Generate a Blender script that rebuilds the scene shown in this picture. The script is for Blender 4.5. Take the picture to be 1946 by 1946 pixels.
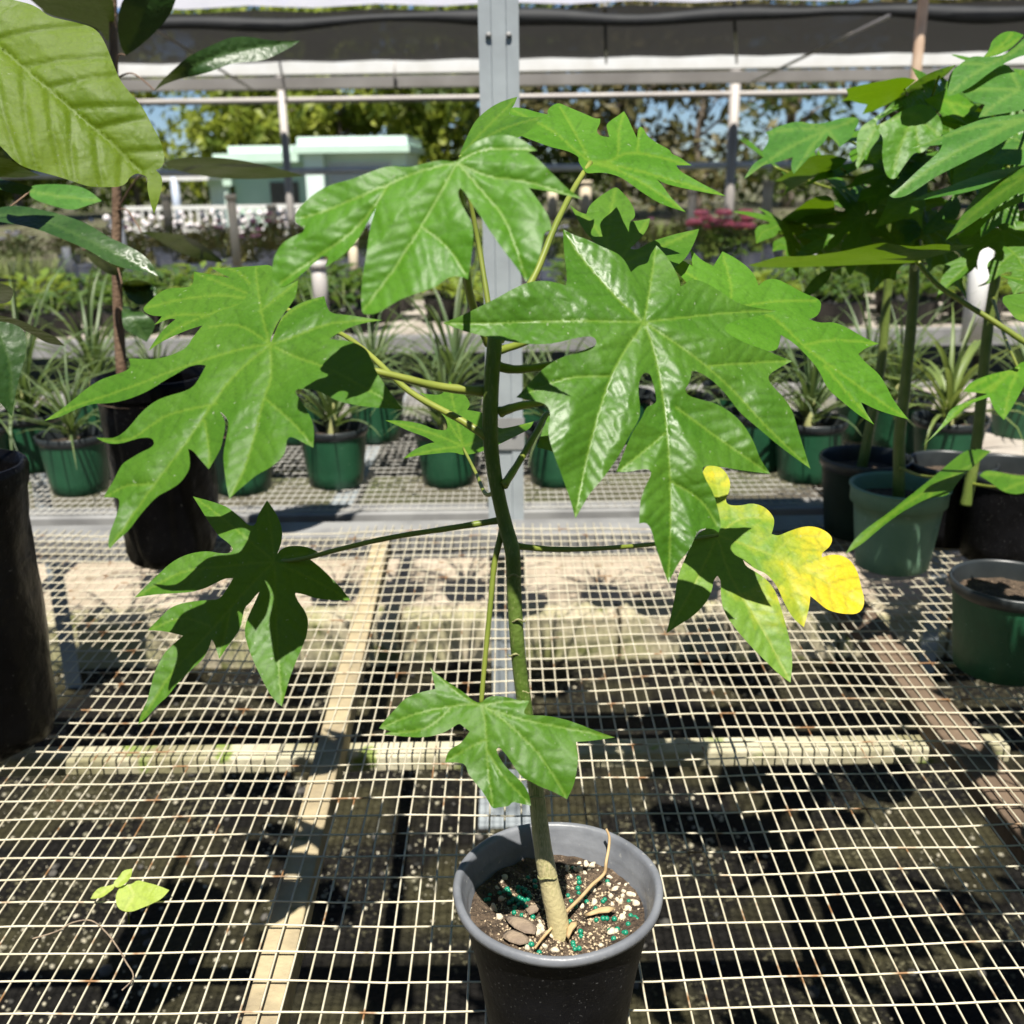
import bpy, bmesh, math, random
import numpy as np
from mathutils import Vector, noise as mnoise
from mathutils.geometry import delaunay_2d_cdt

for o in list(bpy.data.objects):
    bpy.data.objects.remove(o)
scene = bpy.context.scene
col = scene.collection

# ------------------------------------------------------------------ camera
T = 0.90                      # bench top height
EYE = T + 0.842
PITCH = math.radians(18.5)
ROLL = math.radians(0.8)
FPX = 1950.0                  # focal length in photo pixels
HALF = 973.0
cam_d = bpy.data.cameras.new("camera")
cam = bpy.data.objects.new("camera", cam_d)
col.objects.link(cam)
scene.camera = cam
CAM = Vector((0, 0, EYE))
FW = Vector((0, math.cos(PITCH), -math.sin(PITCH)))
R0 = Vector((1, 0, 0))
U0 = Vector((0, math.sin(PITCH), math.cos(PITCH)))
RT = R0 * math.cos(ROLL) - U0 * math.sin(ROLL)
UP = U0 * math.cos(ROLL) + R0 * math.sin(ROLL)
from mathutils import Matrix
cam.matrix_world = Matrix(((RT.x, UP.x, -FW.x, CAM.x), (RT.y, UP.y, -FW.y, CAM.y),
                           (RT.z, UP.z, -FW.z, CAM.z), (0, 0, 0, 1)))
cam_d.sensor_width = 36
cam_d.lens = 36 * FPX / 1946.0
cam_d.clip_start = 0.05
cam_d.clip_end = 600
cam_d.dof.use_dof = True
cam_d.dof.focus_distance = 1.02
cam_d.dof.aperture_fstop = 7.0

# ------------------------------------------------------------------ light
SUN_EL = math.radians(63)
SUN_AZ = math.radians(179.0)   # direction the sun stands in (0 = +Y); behind the camera
world = bpy.data.worlds.new("World")
scene.world = world
world.use_nodes = True
wn = world.node_tree
bg = wn.nodes["Background"]
sky = wn.nodes.new("ShaderNodeTexSky")
sky.sky_type = 'NISHITA'
sky.sun_disc = False
sky.sun_elevation = SUN_EL
sky.sun_rotation = SUN_AZ
sky.air_density = 0.75
sky.altitude = 800
sky.dust_density = 0.0
sky.ozone_density = 6.0
wn.links.new(sky.outputs[0], bg.inputs[0])
bg.inputs[1].default_value = 0.05
sun_d = bpy.data.lights.new("sun", 'SUN')
sun_d.energy = 5.0
sun_d.angle = math.radians(0.55)
sun_d.color = (1.0, 0.95, 0.86)
sun = bpy.data.objects.new("sun", sun_d)
col.objects.link(sun)
sdir = Vector((math.sin(SUN_AZ) * math.cos(SUN_EL), math.cos(SUN_AZ) * math.cos(SUN_EL), math.sin(SUN_EL)))
sun.rotation_euler = sdir.to_track_quat('Z', 'Y').to_euler()
sun.location = sdir * 20

scene.view_settings.view_transform = 'Standard'
scene.view_settings.look = 'None'
scene.view_settings.exposure = 0.8
scene.view_settings.gamma = 1
scene.render.engine = 'CYCLES'
scene.cycles.use_denoising = True
scene.cycles.max_bounces = 8
scene.cycles.diffuse_bounces = 3
scene.cycles.glossy_bounces = 3
scene.cycles.transmission_bounces = 4
scene.cycles.transparent_max_bounces = 12
scene.cycles.caustics_reflective = False
scene.cycles.caustics_refractive = False

# ------------------------------------------------------------------ pixel -> place
def ray(px, py):
    u = (px - HALF) / FPX
    v = (HALF - py) / FPX
    return FW + RT * u + UP * v

def P(px, py, d):                 # at camera depth d
    return CAM + ray(px, py) * d

def G(px, py, z):                 # on the level z
    r = ray(px, py)
    return CAM + r * ((z - CAM.z) / r.z)

def PY(px, py, Y):                # on the upright plane y = Y
    r = ray(px, py)
    return CAM + r * (Y / r.y)

def depth_of(p):
    return (Vector(p) - CAM).dot(FW)

# ------------------------------------------------------------------ object helpers
def wloc(o):
    v = Vector((0, 0, 0))
    while o is not None:
        v += o.location
        o = o.parent
    return v

def tag(o, label=None, cat=None, group=None, kind=None):
    if label: o["label"] = label
    if cat: o["category"] = cat
    if group: o["group"] = group
    if kind: o["kind"] = kind
    return o

def empty(name, loc, label=None, cat=None, group=None):
    o = bpy.data.objects.new(name, None)
    o.empty_display_size = 0.05
    o.location = loc
    col.objects.link(o)
    return tag(o, label, cat, group)

class MB:
    """collects shapes of ONE mesh object"""
    def __init__(s):
        s.v = []; s.f = []; s.sm = []
    def add(s, verts, faces, smooth=True):
        b = len(s.v)
        s.v.extend([tuple(v) for v in verts])
        s.f.extend([tuple(i + b for i in f) for f in faces])
        s.sm.extend([smooth] * len(faces))
        return s
    def tube(s, pts, radii, n=6, caps=True):
        pts = [Vector(p) for p in pts]
        if not hasattr(radii, '__len__'): radii = [radii] * len(pts)
        verts = []; faces = []
        prev = None
        for i, p in enumerate(pts):
            a = pts[max(i - 1, 0)]; b = pts[min(i + 1, len(pts) - 1)]
            t = (b - a).normalized()
            if prev is None:
                ref = Vector((0, 0, 1)) if abs(t.z) < 0.9 else Vector((1, 0, 0))
                x = t.cross(ref).normalized()
            else:
                x = (prev - t * prev.dot(t)).normalized()
            prev = x
            y = t.cross(x)
            for k in range(n):
                a_ = 2 * math.pi * k / n
                verts.append(p + (x * math.cos(a_) + y * math.sin(a_)) * radii[i])
        for i in range(len(pts) - 1):
            for k in range(n):
                k2 = (k + 1) % n
                faces.append((i * n + k, i * n + k2, (i + 1) * n + k2, (i + 1) * n + k))
        if caps:
            faces.append(tuple(range(n))[::-1])
            faces.append(tuple(range((len(pts) - 1) * n, len(pts) * n)))
        return s.add(verts, faces)
    def lathe(s, prof, n=40, c=(0, 0, 0), wob=None, close=True):
        verts = []; faces = []
        for j, (r, z) in enumerate(prof):
            for k in range(n):
                a = 2 * math.pi * k / n
                rr = r + (wob(a, z, r) if wob else 0)
                verts.append((c[0] + rr * math.cos(a), c[1] + rr * math.sin(a), c[2] + z))
        for j in range(len(prof) - 1):
            for k in range(n):
                k2 = (k + 1) % n
                faces.append((j * n + k, j * n + k2, (j + 1) * n + k2, (j + 1) * n + k))
        return s.add(verts, faces)
    def disc(s, c, r, n=40):
        s.add([(c[0] + r * math.cos(2 * math.pi * k / n), c[1] + r * math.sin(2 * math.pi * k / n), c[2]) for k in range(n)], [tuple(range(n))], False)
        return s
    def box(s, lo, hi):
        x0, y0, z0 = lo; x1, y1, z1 = hi
        v = [(x0, y0, z0), (x1, y0, z0), (x1, y1, z0), (x0, y1, z0), (x0, y0, z1), (x1, y0, z1), (x1, y1, z1), (x0, y1, z1)]
        return s.add(v, [(0, 3, 2, 1), (4, 5, 6, 7), (0, 1, 5, 4), (1, 2, 6, 5), (2, 3, 7, 6), (3, 0, 4, 7)], False)
    def bar(s, a, b, w, h):          # box along a->b, a,b on its TOP centre line
        a = Vector(a); b = Vector(b)
        t = (b - a).normalized()
        x = t.cross(Vector((0, 0, 1)))
        x = x.normalized() if x.length > 1e-5 else Vector((1, 0, 0))
        z = x.cross(t).normalized()
        v = []
        for p in (a, b):
            for (i, k) in ((-1, -1), (1, -1), (1, 0), (-1, 0)):
                v.append(p + x * (i * w / 2) + z * (k * h))
        return s.add(v, [(0, 1, 2, 3), (7, 6, 5, 4), (0, 4, 5, 1), (1, 5, 6, 2), (2, 6, 7, 3), (3, 7, 4, 0)], False)
    def build(s, name, mat, parent=None, origin=None, bevel=0):
        off = wloc(parent) if parent else Vector((0, 0, 0))
        org = Vector(origin) if origin is not None else off
        me = bpy.data.meshes.new(name)
        me.from_pydata([(v[0] - org.x, v[1] - org.y, v[2] - org.z) for v in s.v], [], s.f)
        me.polygons.foreach_set("use_smooth", s.sm)
        me.update()
        if mat: me.materials.append(mat)
        o = bpy.data.objects.new(name, me)
        o.location = org - off
        col.objects.link(o)
        if parent: o.parent = parent
        if bevel:
            m = o.modifiers.new("bevel", 'BEVEL'); m.width = bevel; m.segments = 2; m.limit_method = 'ANGLE'
        return o

def copy_tree(o, parent=None, loc=None, rotz=None, scale=None):
    c = o.copy()
    col.objects.link(c)
    c.parent = parent
    if loc is not None: c.location = loc
    if rotz is not None: c.rotation_euler = (0, 0, rotz)
    if scale is not None: c.scale = (scale, scale, scale)
    for ch in list(o.children):
        copy_tree(ch, c)
    return c

# ------------------------------------------------------------------ materials
def nt(m):
    m.use_nodes = True
    return m.node_tree.nodes, m.node_tree.links

def mat(name, c1, c2=None, rough=0.6, scale=8.0, bump=0.0, bscale=None, spec=0.5, metal=0.0, detail=4, lo=0.35, hi=0.65, speck=None, speck_scale=120, speck_at=0.62, transl=None, coat=0.0):
    m = bpy.data.materials.new(name)
    N, L = nt(m)
    b = N["Principled BSDF"]
    b.inputs["Roughness"].default_value = rough
    b.inputs["Metallic"].default_value = metal
    b.inputs["Specular IOR Level"].default_value = spec
    b.inputs["Coat Weight"].default_value = coat
    tc = N.new("ShaderNodeTexCoord")
    if c2 is None:
        c2 = tuple(x * 0.75 for x in c1)
    n = N.new("ShaderNodeTexNoise"); n.inputs["Scale"].default_value = scale; n.inputs["Detail"].default_value = detail
    L.new(tc.outputs["Object"], n.inputs["Vector"])
    r = N.new("ShaderNodeValToRGB")
    r.color_ramp.elements[0].position = lo; r.color_ramp.elements[0].color = (*c1, 1)
    r.color_ramp.elements[1].position = hi; r.color_ramp.elements[1].color = (*c2, 1)
    L.new(n.outputs[0], r.inputs[0])
    out = r.outputs[0]
    if speck:
        n2 = N.new("ShaderNodeTexNoise"); n2.inputs["Scale"].default_value = speck_scale; n2.inputs["Detail"].default_value = 3
        L.new(tc.outputs["Object"], n2.inputs["Vector"])
        r2 = N.new("ShaderNodeValToRGB")
        r2.color_ramp.elements[0].position = speck_at; r2.color_ramp.elements[0].color = (0, 0, 0, 1)
        r2.color_ramp.elements[1].position = speck_at + 0.08; r2.color_ramp.elements[1].color = (1, 1, 1, 1)
        L.new(n2.outputs[0], r2.inputs[0])
        mx = N.new("ShaderNodeMixRGB"); mx.inputs[2].default_value = (*speck, 1)
        L.new(r2.outputs[0], mx.inputs[0]); L.new(out, mx.inputs[1])
        out = mx.outputs[0]
    L.new(out, b.inputs["Base Color"])
    if bump:
        n3 = N.new("ShaderNodeTexNoise"); n3.inputs["Scale"].default_value = bscale or scale * 6; n3.inputs["Detail"].default_value = 6
        L.new(tc.outputs["Object"], n3.inputs["Vector"])
        bp = N.new("ShaderNodeBump"); bp.inputs["Strength"].default_value = bump; bp.inputs["Distance"].default_value = 0.01
        L.new(n3.outputs[0], bp.inputs["Height"]); L.new(bp.outputs[0], b.inputs["Normal"])
    if transl:
        t = N.new("ShaderNodeBsdfTranslucent"); t.inputs[0].default_value = (*transl, 1)
        ms = N.new("ShaderNodeMixShader"); ms.inputs[0].default_value = 0.35
        L.new(b.outputs[0], ms.inputs[1]); L.new(t.outputs[0], ms.inputs[2])
        L.new(ms.outputs[0], N["Material Output"].inputs[0])
    return m

def leafmat(name, c1, c2, vein, trans, rough=0.36, tmix=0.32, yellow=False, spec=0.5, nscale=14, bump=0.42, pucker=95):
    m = bpy.data.materials.new(name)
    N, L = nt(m)
    b = N["Principled BSDF"]
    b.inputs["Roughness"].default_value = rough
    b.inputs["Specular IOR Level"].default_value = spec
    tc = N.new("ShaderNodeTexCoord")
    n = N.new("ShaderNodeTexNoise"); n.inputs["Scale"].default_value = nscale; n.inputs["Detail"].default_value = 5
    L.new(tc.outputs["Object"], n.inputs["Vector"])
    r = N.new("ShaderNodeValToRGB")
    r.color_ramp.elements[0].position = 0.32; r.color_ramp.elements[0].color = (*c1, 1)
    r.color_ramp.elements[1].position = 0.7; r.color_ramp.elements[1].color = (*c2, 1)
    L.new(n.outputs[0], r.inputs[0])
    out = r.outputs[0]
    tr = N.new("ShaderNodeRGB"); tr.outputs[0].default_value = (*trans, 1)
    trout = tr.outputs[0]
    if yellow:
        a = N.new("ShaderNodeAttribute"); a.attribute_name = "yel"
        ny = N.new("ShaderNodeTexNoise"); ny.inputs["Scale"].default_value = 38; ny.inputs["Detail"].default_value = 5
        L.new(tc.outputs["Object"], ny.inputs["Vector"])
        ad = N.new("ShaderNodeMath"); ad.operation = 'MULTIPLY_ADD'; ad.inputs[1].default_value = 1.15; ad.inputs[2].default_value = -0.575
        L.new(ny.outputs[0], ad.inputs[0])
        a2 = N.new("ShaderNodeMath"); a2.operation = 'ADD'; a2.use_clamp = True
        L.new(a.outputs["Fac"], a2.inputs[0]); L.new(ad.outputs[0], a2.inputs[1])
        ry = N.new("ShaderNodeValToRGB")
        e = ry.color_ramp.elements
        e[0].position = 0.15; e[0].color = (0.15, 0.29, 0.025, 1)
        e[1].position = 0.75; e[1].color = (0.72, 0.56, 0.02, 1)
        e2 = ry.color_ramp.elements.new(0.45); e2.color = (0.36, 0.42, 0.025, 1)
        L.new(a2.outputs[0], ry.inputs[0])
        out = ry.outputs[0]
        trout = ry.outputs[0]
    # secondary veins: a little darker seam; main veins: pale
    av2 = N.new("ShaderNodeAttribute"); av2.attribute_name = "vein2"
    m2 = N.new("ShaderNodeMixRGB"); m2.inputs[2].default_value = tuple(0.62 * c for c in c1) + (1,)
    mul = N.new("ShaderNodeMath"); mul.operation = 'MULTIPLY'; mul.inputs[1].default_value = 0.45
    L.new(av2.outputs["Fac"], mul.inputs[0]); L.new(mul.outputs[0], m2.inputs[0]); L.new(out, m2.inputs[1])
    av = N.new("ShaderNodeAttribute"); av.attribute_name = "vein"
    mx = N.new("ShaderNodeMixRGB"); mx.inputs[2].default_value = (*vein, 1)
    L.new(av.outputs["Fac"], mx.inputs[0]); L.new(m2.outputs[0], mx.inputs[1])
    # fine net of small veins and specks
    vo = N.new("ShaderNodeTexVoronoi"); vo.feature = 'DISTANCE_TO_EDGE'; vo.inputs["Scale"].default_value = 170
    L.new(tc.outputs["Object"], vo.inputs["Vector"])
    vr = N.new("ShaderNodeValToRGB")
    vr.color_ramp.elements[0].position = 0.0; vr.color_ramp.elements[0].color = (0.55, 0.55, 0.55, 1)
    vr.color_ramp.elements[1].position = 0.12; vr.color_ramp.elements[1].color = (1, 1, 1, 1)
    L.new(vo.outputs[0], vr.inputs[0])
    m3 = N.new("ShaderNodeMixRGB"); m3.blend_type = 'MULTIPLY'; m3.inputs[0].default_value = 0.28
    L.new(mx.outputs[0], m3.inputs[1]); L.new(vr.outputs[0], m3.inputs[2])
    # dust and dried drop marks
    ds = N.new("ShaderNodeTexNoise"); ds.inputs["Scale"].default_value = 210; ds.inputs["Detail"].default_value = 2
    L.new(tc.outputs["Object"], ds.inputs["Vector"])
    dr = N.new("ShaderNodeValToRGB")
    dr.color_ramp.elements[0].position = 0.70; dr.color_ramp.elements[0].color = (0, 0, 0, 1)
    dr.color_ramp.elements[1].position = 0.78; dr.color_ramp.elements[1].color = (0.55, 0.55, 0.55, 1)
    L.new(ds.outputs[0], dr.inputs[0])
    dm = N.new("ShaderNodeMixRGB"); dm.inputs[2].default_value = (0.34, 0.38, 0.27, 1)
    L.new(dr.outputs[0], dm.inputs[0]); L.new(m3.outputs[0], dm.inputs[1])
    L.new(dm.outputs[0], b.inputs["Base Color"])
    nw = N.new("ShaderNodeTexNoise"); nw.inputs["Scale"].default_value = 40; nw.inputs["Detail"].default_value = 2
    L.new(tc.outputs["Object"], nw.inputs["Vector"])
    wm = N.new("ShaderNodeMixRGB"); wm.blend_type = 'LINEAR_LIGHT'; wm.inputs[0].default_value = 0.012
    L.new(tc.outputs["Object"], wm.inputs[1]); L.new(nw.outputs["Color"], wm.inputs[2])
    pv = N.new("ShaderNodeTexVoronoi"); pv.feature = 'SMOOTH_F1'; pv.inputs["Scale"].default_value = pucker; pv.inputs["Smoothness"].default_value = 0.6
    L.new(wm.outputs[0], pv.inputs["Vector"])
    nb = N.new("ShaderNodeTexNoise"); nb.inputs["Scale"].default_value = 320; nb.inputs["Detail"].default_value = 3
    L.new(tc.outputs["Object"], nb.inputs["Vector"])
    hs = N.new("ShaderNodeMath"); hs.operation = 'MULTIPLY_ADD'; hs.inputs[1].default_value = 0.18
    L.new(nb.outputs[0], hs.inputs[0])
    iv = N.new("ShaderNodeMath"); iv.operation = 'MULTIPLY'; iv.inputs[1].default_value = -1.0
    L.new(pv.outputs["Distance"], iv.inputs[0]); L.new(iv.outputs[0], hs.inputs[2])
    bp = N.new("ShaderNodeBump"); bp.inputs["Strength"].default_value = bump; bp.inputs["Distance"].default_value = 0.0022
    L.new(hs.outputs[0], bp.inputs["Height"]); L.new(bp.outputs[0], b.inputs["Normal"])
    rr = N.new("ShaderNodeMapRange"); rr.inputs[1].default_value = 0.3; rr.inputs[2].default_value = 0.7
    rr.inputs[3].default_value = rough - 0.06; rr.inputs[4].default_value = rough + 0.14
    L.new(n.outputs[0], rr.inputs[0]); L.new(rr.outputs[0], b.inputs["Roughness"])
    t = N.new("ShaderNodeBsdfTranslucent")
    L.new(trout, t.inputs[0])
    ms = N.new("ShaderNodeMixShader"); ms.inputs[0].default_value = tmix
    L.new(b.outputs[0], ms.inputs[1]); L.new(t.outputs[0], ms.inputs[2])
    L.new(ms.outputs[0], N["Material Output"].inputs[0])
    return m

M = {}
M['papaya'] = leafmat('papaya leaf', (0.051, 0.152, 0.008), (0.080, 0.196, 0.011), (0.17, 0.28, 0.025), (0.17, 0.31, 0.006), rough=0.47, tmix=0.28, spec=.4)
M['papaya_light'] = leafmat('young papaya leaf', (0.060, 0.185, 0.008), (0.085, 0.230, 0.011), (0.19, 0.31, 0.025), (0.22, 0.40, 0.006), spec=.4, rough=0.45, tmix=0.28)
M['papaya_far'] = leafmat('papaya leaf neighbour', (0.048, 0.150, 0.018), (0.070, 0.200, 0.024), (0.17, 0.28, 0.045), (0.15, 0.28, 0.010), rough=0.43, tmix=0.25)
M['papaya_gloss'] = leafmat('glossy papaya leaf', (0.051, 0.152, 0.008), (0.080, 0.196, 0.011), (0.19, 0.31, 0.03), (0.16, 0.30, 0.006), rough=0.43, tmix=0.25, bump=0.5)
M['papaya_old'] = leafmat('yellowing papaya leaf', (0.11, 0.26, 0.03), (0.72, 0.56, 0.02), (0.36, 0.42, 0.05), (0.4, 0.4, 0.02), rough=0.5, yellow=True)
M['broad'] = leafmat('broad leaf', (0.022, 0.062, 0.012), (0.036, 0.090, 0.016), (0.06, 0.12, 0.025), (0.07, 0.10, 0.006), rough=0.36, tmix=0.16)
M['broad_young'] = leafmat('young broad leaf', (0.105, 0.195, 0.005), (0.15, 0.245, 0.008), (0.16, 0.25, 0.03), (0.42, 0.52, 0.010), rough=0.56, tmix=0.48)
M['stem'] = mat('green stem', (0.10, 0.15, 0.025), (0.16, 0.21, 0.045), rough=0.45, scale=30, bump=0.15)
M['petiole'] = mat('petiole', (0.15, 0.195, 0.025), (0.23, 0.26, 0.045), rough=0.4, scale=20)
M['stem_old'] = mat('corky stem base', (0.36, 0.33, 0.16), (0.24, 0.25, 0.10), rough=0.7, scale=45, bump=0.5, bscale=160)
M['bark'] = mat('brown bark', (0.13, 0.075, 0.045), (0.20, 0.13, 0.08), rough=0.75, scale=25, bump=0.4)
M['pot_black'] = mat('black pot plastic', (0.0025, 0.0025, 0.003), (0.008, 0.008, 0.010), rough=0.5, spec=.14, scale=18, bump=0.1, speck=(0.13, 0.13, 0.13), speck_scale=330, speck_at=0.66)
M['pot_rim'] = mat('worn pot rim with painted sheen', (0.13, 0.138, 0.155), (0.20, 0.21, 0.23), rough=0.40, scale=22, bump=0.08, speck=(0.28, 0.28, 0.27), speck_scale=140, speck_at=0.66)  # weathered grey, lightened further to paint in the lit sheen
M['pot_green'] = mat('dark green pot plastic', (0.009, 0.065, 0.028), (0.014, 0.088, 0.038), rough=0.5, scale=14, bump=0.1, speck=(0.12, 0.22, 0.15), speck_scale=150, speck_at=0.68)
M['pot_dark'] = mat('near black green pot plastic', (0.008, 0.020, 0.014), (0.012, 0.028, 0.020), rough=0.5, spec=.15, scale=14)
M['pot_mint'] = mat('faded green pot plastic', (0.13, 0.25, 0.165), (0.17, 0.30, 0.20), rough=0.55, scale=14, bump=0.08, speck=(0.30, 0.40, 0.33), speck_scale=90, speck_at=0.66)
M['bag'] = mat('black poly bag', (0.0012, 0.0012, 0.0015), (0.003, 0.003, 0.0035), rough=0.32, spec=.11, scale=10, bump=0.45, bscale=30, speck=(0.05, 0.05, 0.045), speck_scale=170, speck_at=0.68)
M['soil'] = mat('potting soil', (0.045, 0.030, 0.019), (0.15, 0.105, 0.068), rough=0.95, scale=60, bump=1.0, bscale=240, speck=(0.26, 0.19, 0.13), speck_scale=210, speck_at=0.60)
M['perlite'] = mat('perlite', (0.78, 0.72, 0.58), (0.62, 0.50, 0.33), rough=0.9, scale=40, bump=0.4)
M['pellet'] = mat('green fertilizer coating', (0.008, 0.17, 0.095), (0.010, 0.24, 0.14), rough=0.3, scale=60)
M['wire'] = mat('coated bench wire', (0.52, 0.47, 0.34), (0.64, 0.59, 0.45), rough=0.55, scale=30, detail=6, speck=(0.26, 0.14, 0.06), speck_scale=22, speck_at=0.60)
M['wire_far'] = mat('galvanised bench wire', (0.50, 0.49, 0.45), (0.40, 0.38, 0.34), rough=0.5, scale=20)
M['galv'] = mat('galvanised steel', (0.37, 0.41, 0.43), (0.30, 0.33, 0.35), rough=0.48, scale=9, metal=0.15, bump=0.05, detail=8)
M['galv_dark'] = mat('dull galvanised steel', (0.31, 0.31, 0.305), (0.20, 0.20, 0.20), rough=0.55, scale=9, metal=0.1, bump=0.05, detail=8)
M['slat'] = mat('pale wood batten', (0.46, 0.38, 0.23), (0.27, 0.22, 0.14), rough=0.75, scale=14, bump=0.3, speck=(0.14, 0.15, 0.06), speck_scale=20, speck_at=0.64)
M['slat_dark'] = mat('weathered brown batten', (0.10, 0.068, 0.044), (0.17, 0.12, 0.08), rough=0.8, scale=12, bump=0.3)
M['beam'] = mat('mossy cream beam', (0.54, 0.50, 0.36), (0.24, 0.22, 0.12), rough=0.8, scale=9, bump=0.3, speck=(0.20, 0.26, 0.06), speck_scale=16, speck_at=0.60)
M['rim_dark'] = mat('dark pot rim', (0.016, 0.020, 0.022), (0.030, 0.036, 0.038), rough=0.38, scale=14)

# ------------------------------------------------------------------ leaves
def pl(s, fr):                     # "x,y x,y ..." in a zoom frame -> photo pixels
    ox, oy, sc = fr
    out = []
    for t in s.split():
        a, b = t.split(',')
        out.append((ox + float(a) / sc, oy + float(b) / sc))
    return out

def chaikin(pts, it=2, sharp=96):
    pts = [Vector(p) for p in pts]
    keep = []
    n = len(pts)
    for i in range(n):
        a = pts[i - 1] - pts[i]; b = pts[(i + 1) % n] - pts[i]
        ang = math.degrees(a.angle(b)) if a.length > 1e-6 and b.length > 1e-6 else 180
        keep.append(ang < sharp)
    for _ in range(it):
        np_, nk = [], []
        m = len(pts)
        for i in range(m):
            p = pts[i]; pr = pts[i - 1]; nx = pts[(i + 1) % m]
            if keep[i]:
                np_.append(p); nk.append(True)
            else:
                np_ += [p * 0.75 + pr * 0.25, p * 0.75 + nx * 0.25]; nk += [False, False]
        pts, keep = np_, nk
    return [(p.x, p.y) for p in pts]

def smooth_line(pts, k=8):
    pts = [Vector(p) for p in pts]
    if len(pts) == 2:
        return [pts[0].lerp(pts[1], i / k) for i in range(k + 1)]
    out = []
    for i in range(len(pts) - 1):
        p0 = pts[max(i - 1, 0)]; p1 = pts[i]; p2 = pts[i + 1]; p3 = pts[min(i + 2, len(pts) - 1)]
        for j in range(k):
            t = j / k
            out.append(0.5 * ((2 * p1) + (p2 - p0) * t + (2 * p0 - 5 * p1 + 4 * p2 - p3) * t * t + (3 * p1 - p0 - 3 * p2 + p3) * t ** 3))
    out.append(pts[-1])
    return out

def inside(poly, q):
    x, y = q[:, 0], q[:, 1]
    r = np.zeros(len(q), bool)
    px, py = poly[:, 0], poly[:, 1]
    j = len(poly) - 1
    for i in range(len(poly)):
        c = ((py[i] > y) != (py[j] > y)) & (x < (px[j] - px[i]) * (y - py[i]) / (py[j] - py[i] + 1e-12) + px[i])
        r ^= c
        j = i
    return r

def segdist(q, segs):              # distance of points to segments, min and argmin
    a = segs[:, 0:2]; b = segs[:, 2:4]
    d = b - a
    l2 = (d * d).sum(1) + 1e-9
    best = np.full(len(q), 1e9); arg = np.zeros(len(q), int)
    for s in range(len(segs)):
        t = np.clip(((q - a[s]) @ d[s]) / l2[s], 0, 1)
        e = q - (a[s] + t[:, None] * d[s])
        dd = np.sqrt((e * e).sum(1))
        m = dd < best
        best[m] = dd[m]; arg[m] = s
    return best, arg

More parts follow.
